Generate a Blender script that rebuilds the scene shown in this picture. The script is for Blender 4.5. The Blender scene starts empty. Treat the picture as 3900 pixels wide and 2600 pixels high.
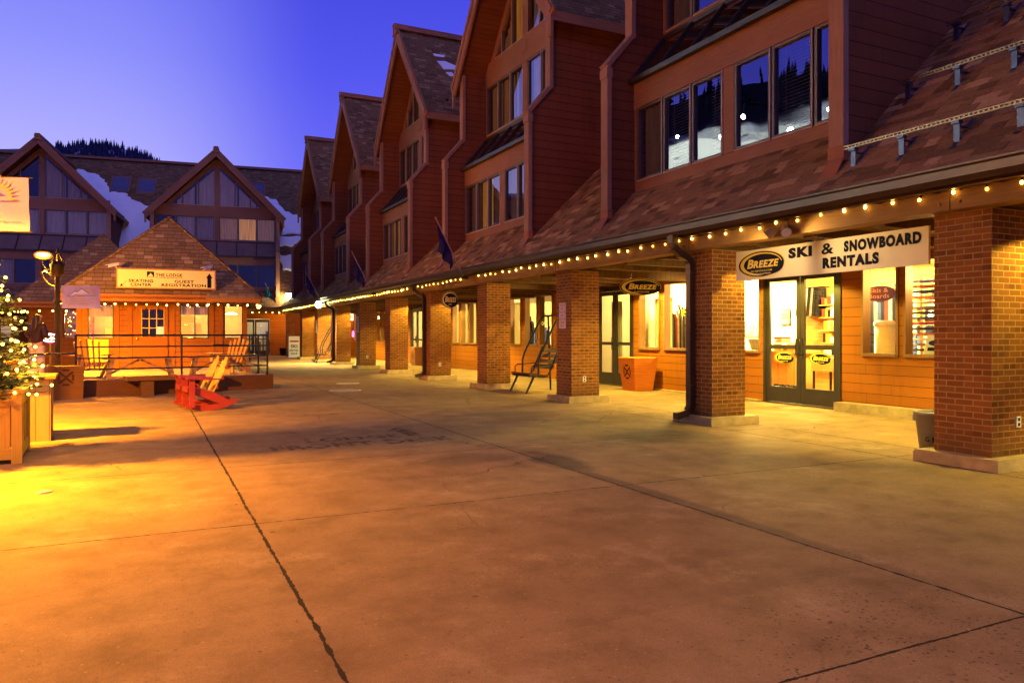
import bpy, bmesh, math, random
from mathutils import Vector, Matrix
random.seed(7)
R = math.radians
SC = bpy.context.scene
COL = SC.collection
OFF = {}          # world position of the thing that a part belongs to

# ------------------------------------------------------------------ mesh builder
class MB:
    def __init__(s):
        s.v = []; s.f = []; s.mi = []; s.sm = []; s.m = 0
    def add(s, vs, fs, smooth=False, mis=None):
        o = len(s.v); s.v += [tuple(p) for p in vs]
        for k, f in enumerate(fs):
            s.f.append([o + i for i in f]); s.mi.append(s.m if mis is None else mis[k]); s.sm.append(smooth)
        return s
    def box(s, x0, x1, y0, y1, z0, z1):
        vs = [(x, y, z) for z in (z0, z1) for y in (y0, y1) for x in (x0, x1)]
        return s.add(vs, [(0, 2, 3, 1), (4, 5, 7, 6), (0, 1, 5, 4), (2, 6, 7, 3), (0, 4, 6, 2), (1, 3, 7, 5)])
    def bar(s, p0, p1, w, h, up=(0, 0, 1)):
        p0 = Vector(p0); p1 = Vector(p1); d = (p1 - p0).normalized(); up = Vector(up)
        a = d.cross(up)
        if a.length < 1e-4: a = d.cross(Vector((1, 0, 0)))
        a.normalize(); b = a.cross(d).normalized(); a *= w / 2; b *= h / 2
        vs = [p + sa * a + sb * b for p in (p0, p1) for sb in (-1, 1) for sa in (-1, 1)]
        return s.add(vs, [(0, 2, 3, 1), (4, 5, 7, 6), (0, 1, 5, 4), (2, 6, 7, 3), (0, 4, 6, 2), (1, 3, 7, 5)])
    def poly(s, pts):
        return s.add(pts, [tuple(range(len(pts)))])
    def prism(s, pts, vec, mis=None):
        n = len(pts); vec = Vector(vec); q = [Vector(p) for p in pts]
        vs = q + [p + vec for p in q]
        fs = [tuple(range(n)), tuple(range(2 * n - 1, n - 1, -1))] + [(i, i + n, (i + 1) % n + n, (i + 1) % n) for i in range(n)]
        if mis is not None: mis = [mis[0], mis[2]] + [mis[1]] * n
        return s.add(vs, fs, mis=mis)
    def tube(s, pts, r, n=8, caps=True):
        P = [Vector(p) for p in pts]; k = len(P); rr = r if isinstance(r, (list, tuple)) else [r] * k
        vs = []; u = None
        for i in range(k):
            d = (P[min(i + 1, k - 1)] - P[max(i - 1, 0)]).normalized()
            if u is None:
                u = d.orthogonal().normalized()
            else:
                u = (u - d * u.dot(d)); u = u.normalized() if u.length > 1e-5 else d.orthogonal().normalized()
            w = d.cross(u)
            vs += [P[i] + rr[i] * (math.cos(2 * math.pi * j / n) * u + math.sin(2 * math.pi * j / n) * w) for j in range(n)]
        fs = [(i * n + j, i * n + (j + 1) % n, (i + 1) * n + (j + 1) % n, (i + 1) * n + j) for i in range(k - 1) for j in range(n)]
        s.add(vs, fs, True)
        if caps:
            s.add(vs[:n], [tuple(range(n - 1, -1, -1))]); s.add(vs[-n:], [tuple(range(n))])
        return s
    def lathe(s, prof, c=(0, 0, 0), n=20, smooth=True):
        vs = [(c[0] + r * math.cos(2 * math.pi * j / n), c[1] + r * math.sin(2 * math.pi * j / n), c[2] + z) for r, z in prof for j in range(n)]
        fs = [(i * n + j, i * n + (j + 1) % n, (i + 1) * n + (j + 1) % n, (i + 1) * n + j) for i in range(len(prof) - 1) for j in range(n)]
        return s.add(vs, fs, smooth)
    def ball(s, c, r, n=10, m=6, sc=(1, 1, 1)):
        prof = [(max(1e-4, math.sin(math.pi * i / m)) * r, -math.cos(math.pi * i / m) * r) for i in range(m + 1)]
        vs = [(c[0] + q * sc[0] * math.cos(2 * math.pi * j / n), c[1] + q * sc[1] * math.sin(2 * math.pi * j / n), c[2] + z * sc[2]) for q, z in prof for j in range(n)]
        fs = [(i * n + j, i * n + (j + 1) % n, (i + 1) * n + (j + 1) % n, (i + 1) * n + j) for i in range(m) for j in range(n)]
        return s.add(vs, fs, True)
    def ellipse(s, c, ex, ey, w, h, n=40, thick=0.0, nrm=None):
        c = Vector(c); ex = Vector(ex); ey = Vector(ey)
        pts = [c + ex * (w / 2 * math.cos(2 * math.pi * i / n)) + ey * (h / 2 * math.sin(2 * math.pi * i / n)) for i in range(n)]
        if thick: return s.prism(pts, (ex.cross(ey)) * -thick)
        return s.poly(pts)
    def ring(s, c, ex, ey, w, h, t, n=40, t2=None):
        c = Vector(c); ex = Vector(ex); ey = Vector(ey); t2 = t if t2 is None else t2
        vs = []
        for k in (0, 1):
            for i in range(n):
                a = 2 * math.pi * i / n; tt = (t + (t2 - t) * (0.5 - 0.5 * math.cos(a))) * k
                vs.append(c + ex * ((w / 2 - tt) * math.cos(a)) + ey * ((h / 2 - tt) * math.sin(a)))
        return s.add(vs, [(i, (i + 1) % n, n + (i + 1) % n, n + i) for i in range(n)])
    def text(s, body, o, ex, ey, w, h, bold=0.0, shear=0.0):
        vs, fs = glyphs(body, bold, shear); o = Vector(o); ex = Vector(ex); ey = Vector(ey)
        return s.add([o + ex * (x * w) + ey * (y * h) for x, y in vs], fs)
    def build(s, name, mats, parent=None, tagd=None):
        me = bpy.data.meshes.new(name)
        off = OFF.get(parent.name, Vector((0, 0, 0))) if parent else Vector((0, 0, 0))
        me.from_pydata([Vector(p) - off for p in s.v], [], s.f)
        mats = mats if isinstance(mats, (list, tuple)) else [mats]
        for m in mats: me.materials.append(m)
        uv = me.uv_layers.new(name='UVMap').data
        V = s.v
        for p in me.polygons:
            p.material_index = min(s.mi[p.index], len(mats) - 1); p.use_smooth = s.sm[p.index]
            n = p.normal
            if abs(n.z) > 0.97: a = Vector((1, 0, 0)); b = Vector((0, 1, 0))
            else:
                a = Vector((-n.y, n.x, 0)).normalized()
                if a.y < -0.7 or (a.x < 0 and abs(a.y) <= 0.7): a = -a
                b = n.cross(a)
                if b.z < 0: b = -b
            for li in p.loop_indices:
                q = Vector(V[me.loops[li].vertex_index]); uv[li].uv = (q.dot(a), q.dot(b))
        ob = bpy.data.objects.new(name, me); COL.objects.link(ob)
        if parent: ob.parent = parent; OFF[ob.name] = off
        return ob

_gl = {}
def glyphs(body, bold, shear):
    k = (body, bold, shear)
    if k not in _gl:
        cu = bpy.data.curves.new('lettering', 'FONT'); cu.body = body; cu.offset = bold; cu.shear = shear
        cu.resolution_u = 3; cu.space_character = 1.0 + bold * 3
        ob = bpy.data.objects.new('lettering', cu); COL.objects.link(ob)
        dg = bpy.context.evaluated_depsgraph_get(); me = bpy.data.meshes.new_from_object(ob.evaluated_get(dg))
        vs = [(v.co.x, v.co.y) for v in me.vertices]; fs = [tuple(p.vertices) for p in me.polygons]
        bpy.data.objects.remove(ob); bpy.data.curves.remove(cu); bpy.data.meshes.remove(me)
        x0 = min(v[0] for v in vs); x1 = max(v[0] for v in vs); y0 = min(v[1] for v in vs); y1 = max(v[1] for v in vs)
        _gl[k] = ([((x - x0) / (x1 - x0), (y - y0) / (y1 - y0)) for x, y in vs], fs)
    return _gl[k]

def tag(o, label, cat, group=None, kind=None):
    if label: o['label'] = label
    if cat: o['category'] = cat
    if group: o['group'] = group
    if kind: o['kind'] = kind
    return o
def thing(name, label, cat, loc=(0, 0, 0), rotz=0.0, group=None, world=False):
    """Empty at the base of a thing; world=True: its parts are written in world coordinates."""
    o = bpy.data.objects.new(name, None); COL.objects.link(o); o.empty_display_size = 0.2
    o.location = loc; o.rotation_euler = (0, 0, rotz)
    OFF[o.name] = Vector(loc) if world else Vector((0, 0, 0))
    return tag(o, label, cat, group)
def copy_thing(root, loc, rotz, label, group=None):
    r = root.copy(); COL.objects.link(r); r.location = loc; r.rotation_euler = (0, 0, rotz); r['label'] = label
    if group: r['group'] = group
    def kids(a, b):
        for ch in list(a.children):
            c = ch.copy(); COL.objects.link(c); c.parent = b; kids(ch, c)
    kids(root, r)
    return r
def lamp(name, kind, loc, energy, col, size=0.1, rot=(0, 0, 0), parent=None, size_y=None, spread=None, spot=None):
    l = bpy.data.lights.new(name, kind); l.energy = energy; l.color = col
    if kind == 'AREA':
        l.size = size
        if size_y: l.shape = 'RECTANGLE'; l.size_y = size_y
        if spread: l.spread = spread
    else: l.shadow_soft_size = size
    if kind == 'SPOT': l.spot_size = spot or R(90); l.spot_blend = 0.6
    o = bpy.data.objects.new(name, l); COL.objects.link(o); o.rotation_euler = rot
    o.location = Vector(loc) - (OFF.get(parent.name, Vector((0, 0, 0))) if parent else Vector((0, 0, 0)))
    if parent: o.parent = parent
    return o

# ------------------------------------------------------------------ materials
class NT:
    def __init__(s, name):
        s.m = bpy.data.materials.new(name); s.m.use_nodes = True; s.t = s.m.node_tree; s.n = s.t.nodes
        s.b = s.n['Principled BSDF']; s.b.inputs['Specular IOR Level'].default_value = 0.12; s.out = s.n['Material Output']
    def new(s, typ, **kw):
        n = s.n.new(typ)
        for k, v in kw.items():
            if k.startswith('i_'):
                key = k[2:]; key = int(key) if key.isdigit() else key.replace('_', ' '); n.inputs[key].default_value = v
            else: setattr(n, k, v)
        return n
    def link(s, a, b): s.t.links.new(a, b)
    def math(s, op, a, b=None, c=None):
        n = s.new('ShaderNodeMath', operation=op)
        for i, x in enumerate((a, b, c)):
            if x is None: continue
            if isinstance(x, (int, float)): n.inputs[i].default_value = x
            else: s.link(x, n.inputs[i])
        return n.outputs[0]
    def noise(s, vec, scale, detail=3, rough=0.55):
        n = s.new('ShaderNodeTexNoise'); n.inputs['Scale'].default_value = scale; n.inputs['Detail'].default_value = detail
        n.inputs['Roughness'].default_value = rough
        if vec is not None: s.link(vec, n.inputs['Vector'])
        return n.outputs['Fac']
    def ramp(s, fac, stops):
        n = s.new('ShaderNodeValToRGB'); e = n.color_ramp.elements
        while len(e) < len(stops): e.new(0.5)
        for i, (p, c) in enumerate(stops):
            e[i].position = p; e[i].color = (c if isinstance(c, tuple) else (c, c, c)) + (1,)
        s.link(fac, n.inputs[0]); return n.outputs[0]
    def mix(s, fac, a, b, mode='MIX'):
        n = s.new('ShaderNodeMix', data_type='RGBA', blend_type=mode)
        for i, x in ((0, fac), (6, a), (7, b)):
            if isinstance(x, (int, float)): n.inputs[i].default_value = x
            elif isinstance(x, tuple): n.inputs[i].default_value = x + (1,) if len(x) == 3 else x
            else: s.link(x, n.inputs[i])
        return n.outputs[2]
    def coord(s, which='Object'):
        n = s.new('ShaderNodeTexCoord'); return n.outputs[which]
    def scaled(s, vec, sc):
        n = s.new('ShaderNodeMapping'); n.inputs['Scale'].default_value = sc; s.link(vec, n.inputs['Vector']); return n.outputs[0]
    def sep(s, vec):
        n = s.new('ShaderNodeSeparateXYZ'); s.link(vec, n.inputs[0]); return n.outputs
    def bump(s, h, strength=0.3, dist=0.01):
        n = s.new('ShaderNodeBump'); n.inputs['Strength'].default_value = strength; n.inputs['Distance'].default_value = dist
        s.link(h, n.inputs['Height']); s.link(n.outputs[0], s.b.inputs['Normal'])
    def base(s, c):
        if isinstance(c, tuple): s.b.inputs['Base Color'].default_value = c + (1,)
        else: s.link(c, s.b.inputs['Base Color'])
    def rough(s, r):
        if isinstance(r, (int, float)): s.b.inputs['Roughness'].default_value = r
        else: s.link(r, s.b.inputs['Roughness'])

def m_paint(name, c, rough=0.55, var=0.25, scale=3.0, metal=0.0, bump=0.05):
    t = NT(name); co = t.coord(); f = t.noise(co, scale, 5); g = t.noise(co, scale * 9, 4)
    lo = tuple(x * (1 - var) for x in c); hi = tuple(min(1, x * (1 + var)) for x in c)
    a = t.ramp(f, [(0.3, lo), (0.7, hi)]); t.base(t.mix(0.25, a, t.ramp(g, [(0.3, lo), (0.75, hi)])))
    t.rough(rough); t.b.inputs['Metallic'].default_value = metal
    if rough < 0.46: t.b.inputs['Specular IOR Level'].default_value = 0.4
    if bump: t.bump(g, bump, 0.01)
    return t.m
def m_wood(name, c, rough=0.6, var=0.3, along='u', plank=0.0):
    t = NT(name); uv = t.coord('UV')
    f = t.noise(t.scaled(uv, (1.2, 22, 1) if along == 'u' else (22, 1.2, 1)), 2.0, 6, 0.62)
    k = t.noise(t.coord(), 0.7, 3)
    lo = tuple(x * (1 - var) for x in c); hi = tuple(min(1, x * (1 + var)) for x in c)
    col = t.mix(0.35, t.ramp(f, [(0.3, lo), (0.7, hi)]), t.ramp(k, [(0.35, lo), (0.65, hi)]))
    if plank:
        u, v, w = t.sep(uv); x = v if along == 'u' else u
        fr = t.math('FRACT', t.math('DIVIDE', x, plank)); d = t.math('LESS_THAN', fr, 0.05)
        idn = t.math('FLOOR', t.math('DIVIDE', x, plank)); wn = t.new('ShaderNodeTexWhiteNoise', noise_dimensions='1D'); t.link(idn, wn.inputs['W'])
        col = t.mix(0.25, col, t.ramp(wn.outputs[0], [(0, lo), (1, hi)])); col = t.mix(d, col, tuple(x * 0.25 for x in c))
        t.bump(t.math('MULTIPLY', t.math('SUBTRACT', 1.0, d), 1.0), 0.5, 0.01)
    else: t.bump(f, 0.12, 0.006)
    t.base(col); t.rough(rough); return t.m
def m_siding(name, c, lap=0.2, var=0.22):
    t = NT(name); uv = t.coord('UV'); u, v, w = t.sep(uv)
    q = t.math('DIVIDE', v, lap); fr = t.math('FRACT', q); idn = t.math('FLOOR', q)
    wn = t.new('ShaderNodeTexWhiteNoise', noise_dimensions='1D'); t.link(idn, wn.inputs['W'])
    f = t.noise(t.scaled(uv, (0.8, 30, 1)), 2.0, 6, 0.65); k = t.noise(t.coord(), 0.8, 4)
    lo = tuple(x * (1 - var) for x in c); hi = tuple(min(1, x * (1 + var)) for x in c)
    col = t.mix(0.3, t.ramp(f, [(0.3, lo), (0.7, hi)]), t.ramp(k, [(0.3, lo), (0.7, hi)]))
    col = t.mix(0.35, col, t.ramp(wn.outputs[0], [(0, lo), (1, hi)]))
    ue = t.math('FRACT', t.math('ADD', t.math('DIVIDE', u, 3.3), t.math('MULTIPLY', wn.outputs[0], 7.0))); butt = t.math('LESS_THAN', ue, 0.0016)
    un = t.math('ABSOLUTE', t.math('SUBTRACT', t.math('FRACT', t.math('DIVIDE', u, 0.41)), 0.5)); vn = t.math('ABSOLUTE', t.math('SUBTRACT', fr, 0.18)); nail = t.math('LESS_THAN', t.math('ADD', un, vn), 0.03)
    col = t.mix(t.math('MULTIPLY', nail, 0.45), col, tuple(x * 0.35 for x in c)); col = t.mix(butt, col, tuple(x * 0.15 for x in c))
    drip = t.noise(t.scaled(uv, (5, 0.35, 1)), 1.0, 5, 0.6); col = t.mix(t.ramp(drip, [(0.52, 0.0), (0.75, 0.45)]), col, tuple(x * 0.42 for x in c))
    fade = t.noise(uv, 0.45, 4); col = t.mix(t.ramp(fade, [(0.5, 0.0), (0.75, 0.35)]), col, tuple(min(1, x * 1.5 + 0.015) for x in c))
    gap = t.math('LESS_THAN', fr, 0.055); col = t.mix(gap, col, tuple(x * 0.2 for x in c))  # shadow under each lap is drawn into the board colour as a dark line
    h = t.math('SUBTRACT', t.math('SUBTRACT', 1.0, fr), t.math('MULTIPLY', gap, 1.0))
    t.bump(t.math('ADD', h, t.math('MULTIPLY', f, 0.1)), 0.7, 0.02)
    t.base(col); t.rough(0.62); return t.m
def m_brick(name, c1, c2, mor):
    t = NT(name); uv = t.coord('UV'); n = t.new('ShaderNodeTexBrick', offset=0.5)
    wob = t.noise(uv, 9, 2); va = t.new('ShaderNodeVectorMath', operation='ADD'); t.link(uv, va.inputs[0])
    cx = t.new('ShaderNodeCombineXYZ'); t.link(t.math('MULTIPLY', t.math('SUBTRACT', wob, 0.5), 0.006), cx.inputs[1]); t.link(cx.outputs[0], va.inputs[1])
    t.link(va.outputs[0], n.inputs['Vector'])
    n.inputs['Scale'].default_value = 1; n.inputs['Brick Width'].default_value = 0.206; n.inputs['Row Height'].default_value = 0.0677
    n.inputs['Mortar Size'].default_value = 0.0062; n.inputs['Mortar Smooth'].default_value = 0.15; n.inputs['Bias'].default_value = -0.1
    n.inputs['Color1'].default_value = c1 + (1,); n.inputs['Color2'].default_value = c2 + (1,)
    g = t.noise(uv, 45, 5); k = t.noise(t.coord(), 1.3, 3)
    nm = t.ramp(t.noise(uv, 6, 3), [(0.35, tuple(x * 0.75 for x in mor)), (0.7, mor)]); t.link(nm, n.inputs['Mortar'])
    col = t.mix(0.22, n.outputs['Color'], t.ramp(g, [(0.3, tuple(x * 0.45 for x in c1)), (0.7, tuple(min(1, x * 1.5) for x in c2))]))
    col = t.mix(0.3, col, t.ramp(k, [(0.3, 0.45), (0.7, 1.0)]), 'MULTIPLY')
    u, v, w = t.sep(uv); sp_ = t.noise(uv, 3.2, 5, 0.65); low = t.math('SUBTRACT', 1.0, t.math('DIVIDE', v, 0.75))
    col = t.mix(t.ramp(t.math('MULTIPLY', low, t.math('ADD', sp_, 0.15)), [(0.18, 0.0), (0.6, 0.65)]), col, (0.10, 0.055, 0.022))
    salt = t.noise(uv, 2.1, 6, 0.7); col = t.mix(t.ramp(salt, [(0.6, 0.0), (0.78, 0.3)]), col, (0.5, 0.36, 0.2))
    rid = t.math('FLOOR', t.math('DIVIDE', v, 0.0677)); rw = t.math('FLOOR', t.math('DIVIDE', t.math('ADD', u, t.math('MULTIPLY', t.math('MODULO', rid, 2.0), 0.103)), 0.206))
    cc = t.new('ShaderNodeCombineXYZ'); t.link(rid, cc.inputs[0]); t.link(rw, cc.inputs[1]); wn = t.new('ShaderNodeTexWhiteNoise', noise_dimensions='2D'); t.link(cc.outputs[0], wn.inputs['Vector'])
    dk = t.math('MULTIPLY', t.ramp(wn.outputs[0], [(0.78, 0.0), (0.98, 0.65)]), t.math('SUBTRACT', 1.0, n.outputs['Fac'])); col = t.mix(dk, col, tuple(x * 0.38 for x in c2))
    t.base(col); t.rough(0.85)
    t.bump(t.math('ADD', t.math('MULTIPLY', n.outputs['Fac'], -1.0), t.math('MULTIPLY', g, 0.25)), 0.9, 0.008); return t.m
def m_shingle(name, lo, mid, hi, w=0.30, h=0.15):
    t = NT(name); uv = t.coord('UV'); n = t.new('ShaderNodeTexBrick', offset=0.37, offset_frequency=2, squash=0.8, squash_frequency=3)
    t.link(uv, n.inputs['Vector']); n.inputs['Scale'].default_value = 1; n.inputs['Brick Width'].default_value = w; n.inputs['Row Height'].default_value = h
    n.inputs['Mortar Size'].default_value = 0.005; n.inputs['Mortar Smooth'].default_value = 0.1
    n.inputs['Color1'].default_value = (0, 0, 0, 1); n.inputs['Color2'].default_value = (1, 1, 1, 1); n.inputs['Mortar'].default_value = (0.3, 0.3, 0.3, 1)
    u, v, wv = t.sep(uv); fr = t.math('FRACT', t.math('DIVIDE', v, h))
    col = t.ramp(n.outputs['Color'], [(0.0, lo), (0.35, mid), (0.75, mid), (0.97, hi)])
    g = t.noise(uv, 60, 4); k = t.noise(t.coord(), 0.5, 4)
    col = t.mix(0.25, col, t.ramp(g, [(0.3, lo), (0.75, hi)])); col = t.mix(0.35, col, t.ramp(k, [(0.3, 0.5), (0.7, 1.0)]), 'MULTIPLY')
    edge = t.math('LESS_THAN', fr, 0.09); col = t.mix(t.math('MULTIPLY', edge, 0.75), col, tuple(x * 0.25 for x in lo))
    col = t.mix(n.outputs['Fac'], col, tuple(x * 0.3 for x in lo))
    t.base(col); t.rough(0.9)
    t.bump(t.math('ADD', t.math('SUBTRACT', t.math('SUBTRACT', 1.0, fr), t.math('MULTIPLY', n.outputs['Fac'], 0.6)), t.math('MULTIPLY', g, 0.3)), 0.7, 0.02); return t.m
def m_emit(name, c, s):
    t = NT(name); t.base((0.8, 0.7, 0.5)); t.b.inputs['Emission Color'].default_value = c + (1,); t.b.inputs['Emission Strength'].default_value = s; return t.m
def m_glass(name, tint=(0.93, 0.95, 0.95), f0=0.09, rough=0.0):
    """thin pane: the same from both sides, mirror-like at a glancing angle"""
    t = NT(name); t.n.remove(t.b); tr = t.new('ShaderNodeBsdfTransparent'); tr.inputs[0].default_value = tint + (1,)
    gl = t.new('ShaderNodeBsdfGlossy'); gl.inputs['Roughness'].default_value = rough
    ge = t.new('ShaderNodeNewGeometry'); dt = t.new('ShaderNodeVectorMath', operation='DOT_PRODUCT'); t.link(ge.outputs['Normal'], dt.inputs[0]); t.link(ge.outputs['Incoming'], dt.inputs[1])
    c = t.math('ABSOLUTE', dt.outputs['Value']); f = t.math('ADD', t.math('MULTIPLY', t.math('POWER', t.math('SUBTRACT', 1.0, c), 5.0), 1 - f0), f0)
    wv = t.noise(t.coord(), 1.6, 1); bp = t.new('ShaderNodeBump'); bp.inputs['Strength'].default_value = 0.02; bp.inputs['Distance'].default_value = 0.05
    t.link(wv, bp.inputs['Height']); t.link(bp.outputs[0], gl.inputs['Normal'])
    mx = t.new('ShaderNodeMixShader'); t.link(f, mx.inputs[0]); t.link(tr.outputs[0], mx.inputs[1]); t.link(gl.outputs[0], mx.inputs[2])
    t.link(mx.outputs[0], t.out.inputs[0]); return t.m
def m_cloth(name, c, rough=0.9, trans=0.0, emit=0.0):
    t = NT(name); uv = t.coord('UV'); f = t.noise(t.scaled(uv, (14, 0.6, 1)), 1.0, 3)
    t.base(t.ramp(f, [(0.3, tuple(x * 0.6 for x in c)), (0.7, c)])); t.rough(rough); t.bump(f, 0.5, 0.03)
    if emit:
        t.link(t.ramp(f, [(0.3, tuple(x * 0.35 for x in c)), (0.7, c)]), t.b.inputs['Emission Color']); t.b.inputs['Emission Strength'].default_value = emit
    return t.m

BRICK = m_brick('red_brick', (0.31, 0.105, 0.018), (0.20, 0.06, 0.012), (0.55, 0.37, 0.14))
SHING = m_shingle('brown_shingles', (0.14, 0.07, 0.028), (0.26, 0.135, 0.052), (0.50, 0.28, 0.12))
SHINGK = m_shingle('kiosk_shingles', (0.15, 0.085, 0.035), (0.26, 0.15, 0.06), (0.48, 0.30, 0.13), 0.28, 0.17)
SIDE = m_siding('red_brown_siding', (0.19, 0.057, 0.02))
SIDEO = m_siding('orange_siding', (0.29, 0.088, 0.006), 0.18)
TRIM = m_wood('brown_trim', (0.27, 0.125, 0.065))
TRIMV = m_wood('brown_trim_upright', (0.31, 0.16, 0.09), along='v')
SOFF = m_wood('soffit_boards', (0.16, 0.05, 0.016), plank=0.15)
BEAM = m_wood('beam_timber', (0.25, 0.125, 0.03))
BRONZE = m_paint('bronze_metal', (0.035, 0.025, 0.018), 0.45, 0.2, 4, 0.15, 0.02)
FRAMEB = m_paint('dark_window_frame', (0.10, 0.065, 0.045), 0.45, 0.2, 4)
FRAMEL = m_paint('pale_window_edge', (0.55, 0.38, 0.27), 0.45, 0.2, 4)
GUTTER = m_paint('gutter_metal', (0.075, 0.04, 0.028), 0.32, 0.25, 2.0, 0.5, 0.03)
BLACK = m_paint('black_steel', (0.012, 0.011, 0.011), 0.35, 0.3, 6, 0.3, 0.03)
CONC = m_paint('plinth_concrete', (0.38, 0.27, 0.13), 0.85, 0.35, 5, 0, 0.4)
GLASS = m_glass('window_glass')
GLASSR = m_glass('dark_window_glass', (0.72, 0.74, 0.77), 0.38)
GLASSW = m_glass('lodge_window_glass', (0.8, 0.8, 0.8), 0.07)
WHITE = m_paint('white_paint', (0.78, 0.74, 0.66), 0.5, 0.06, 3)
DARK = m_paint('dark_lining', (0.03, 0.022, 0.018), 0.8, 0.3, 2)
INKD = m_paint('dark_lettering', (0.006, 0.006, 0.01), 0.5, 0.1)
YEL = m_paint('yellow_lettering', (0.85, 0.52, 0.05), 0.5, 0.1)
BULB = m_emit('warm_bulb_glass', (1.0, 0.56, 0.09), 11)
BULBW = m_emit('festive_bulb_glass', (1.0, 0.60, 0.12), 11)
BULBS = [BULB, m_emit('warm_bulb_dim', (1.0, 0.50, 0.07), 5), m_emit('warm_bulb_bright', (1.0, 0.60, 0.12), 20)]
SOD = m_emit('sodium_lamp_glass', (1.0, 0.36, 0.015), 1.0); SOD.node_tree.nodes['Principled BSDF'].inputs['Base Color'].default_value = (0.02, 0.01, 0.0, 1)
_t = SOD.node_tree; _lw = _t.nodes.new('ShaderNodeLayerWeight'); _rp = _t.nodes.new('ShaderNodeValToRGB')   # white core and orange halo put into the emission by view angle
_lw.inputs[0].default_value = 0.5; _rp.color_ramp.elements[0].position = 0.02; _rp.color_ramp.elements[0].color = (6, 4.2, 1.6, 1); _rp.color_ramp.elements[1].position = 0.5; _rp.color_ramp.elements[1].color = (1.7, 0.36, 0.004, 1)
_t.links.new(_lw.outputs['Facing'], _rp.inputs[0]); _t.links.new(_rp.outputs[0], _t.nodes['Principled BSDF'].inputs['Emission Color'])
FLOOD = m_emit('flood_lamp_glass', (1.0, 0.86, 0.36), 60)
SNOW = m_paint('snow', (0.88, 0.88, 0.92), 0.7, 0.06, 1.5, 0, 0.25)
CABLE = BLACK
# ------------------------------------------------------------------ camera, sky, sun
cam = bpy.data.cameras.new('camera'); camo = bpy.data.objects.new('camera', cam); COL.objects.link(camo); SC.camera = camo
cam.sensor_width = 36; cam.lens = 26.4; cam.shift_y = -0.0069; cam.clip_start = 0.05; cam.clip_end = 6000
camo.location = (0, 0, 1.47); camo.rotation_euler = (R(90), 0, R(-25.9))
SC.view_settings.view_transform = 'Standard'; SC.view_settings.look = 'None'; SC.view_settings.exposure = 0; SC.view_settings.gamma = 1
cy = SC.cycles; cy.use_denoising = True; cy.max_bounces = 7; cy.diffuse_bounces = 3; cy.glossy_bounces = 4; cy.transparent_max_bounces = 12
cy.sample_clamp_indirect = 4.0; cy.caustics_reflective = False; cy.caustics_refractive = False
try: cy.use_light_tree = True
except Exception: pass

world = bpy.data.worlds.new('World'); SC.world = world; world.use_nodes = True
wt = world.node_tree; wn = wt.nodes; bg = wn['Background']
tc = wn.new('ShaderNodeTexCoord'); sp = wn.new('ShaderNodeSeparateXYZ'); wt.links.new(tc.outputs['Generated'], sp.inputs[0])
def wramp(fac, stops):
    n = wn.new('ShaderNodeValToRGB'); e = n.color_ramp.elements
    while len(e) < len(stops): e.new(0.5)
    for i, (p, c) in enumerate(stops): e[i].position = p; e[i].color = c + (1,)
    wt.links.new(fac, n.inputs[0]); return n.outputs[0]
SUN_AZ = -14.0                      # degrees from +Y: where the last light of the day stands
glow = wramp(sp.outputs[2], [(0.0, (0.54, 0.50, 1.0)), (0.19, (0.47, 0.45, 1.0)), (0.32, (0.27, 0.285, 0.98)), (0.44, (0.16, 0.17, 0.92)), (0.53, (0.03, 0.025, 0.10)), (1.0, (0.022, 0.014, 0.018))])
deep = wramp(sp.outputs[2], [(0.0, (0.19, 0.19, 0.98)), (0.19, (0.145, 0.145, 0.95)), (0.32, (0.085, 0.09, 0.86)), (0.44, (0.055, 0.06, 0.72)), (0.53, (0.03, 0.025, 0.10)), (1.0, (0.022, 0.014, 0.018))])
flat = wn.new('ShaderNodeVectorMath'); flat.operation = 'MULTIPLY'; flat.inputs[1].default_value = (1, 1, 0); wt.links.new(tc.outputs['Generated'], flat.inputs[0])
unit = wn.new('ShaderNodeVectorMath'); unit.operation = 'NORMALIZE'; wt.links.new(flat.outputs[0], unit.inputs[0])
dt = wn.new('ShaderNodeVectorMath'); dt.operation = 'DOT_PRODUCT'; wt.links.new(unit.outputs[0], dt.inputs[0])
dt.inputs[1].default_value = (math.sin(R(SUN_AZ)), math.cos(R(SUN_AZ)), 0)
mr = wn.new('ShaderNodeMapRange'); mr.interpolation_type = 'SMOOTHERSTEP'; mr.inputs[1].default_value = 0.89; mr.inputs[2].default_value = 1.002; wt.links.new(dt.outputs['Value'], mr.inputs[0])
mxs = wn.new('ShaderNodeMix'); mxs.data_type = 'RGBA'; wt.links.new(mr.outputs[0], mxs.inputs[0]); wt.links.new(deep, mxs.inputs[6]); wt.links.new(glow, mxs.inputs[7])
sky = wn.new('ShaderNodeTexSky'); sky.sky_type = 'NISHITA'; sky.sun_disc = False; sky.sun_elevation = R(-3.0); sky.sun_rotation = R(SUN_AZ)
d2 = wn.new('ShaderNodeVectorMath'); d2.operation = 'DOT_PRODUCT'; wt.links.new(tc.outputs['Generated'], d2.inputs[0]); d2.inputs[1].default_value = (-1, 0, 0)
m2 = wn.new('ShaderNodeMapRange'); m2.interpolation_type = 'SMOOTHSTEP'; m2.inputs[1].default_value = 0.76; m2.inputs[2].default_value = 0.94; m2.inputs[3].default_value = 1.0; m2.inputs[4].default_value = 0.0; wt.links.new(d2.outputs['Value'], m2.inputs[0])
west_dim = wn.new('ShaderNodeMix'); west_dim.data_type = 'RGBA'; west_dim.inputs[6].default_value = (0.075, 0.04, 0.04, 1); wt.links.new(m2.outputs[0], west_dim.inputs[0]); wt.links.new(mxs.outputs[2], west_dim.inputs[7])  # unseen western sky dimmed and warmed to keep blue off the roofs
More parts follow.
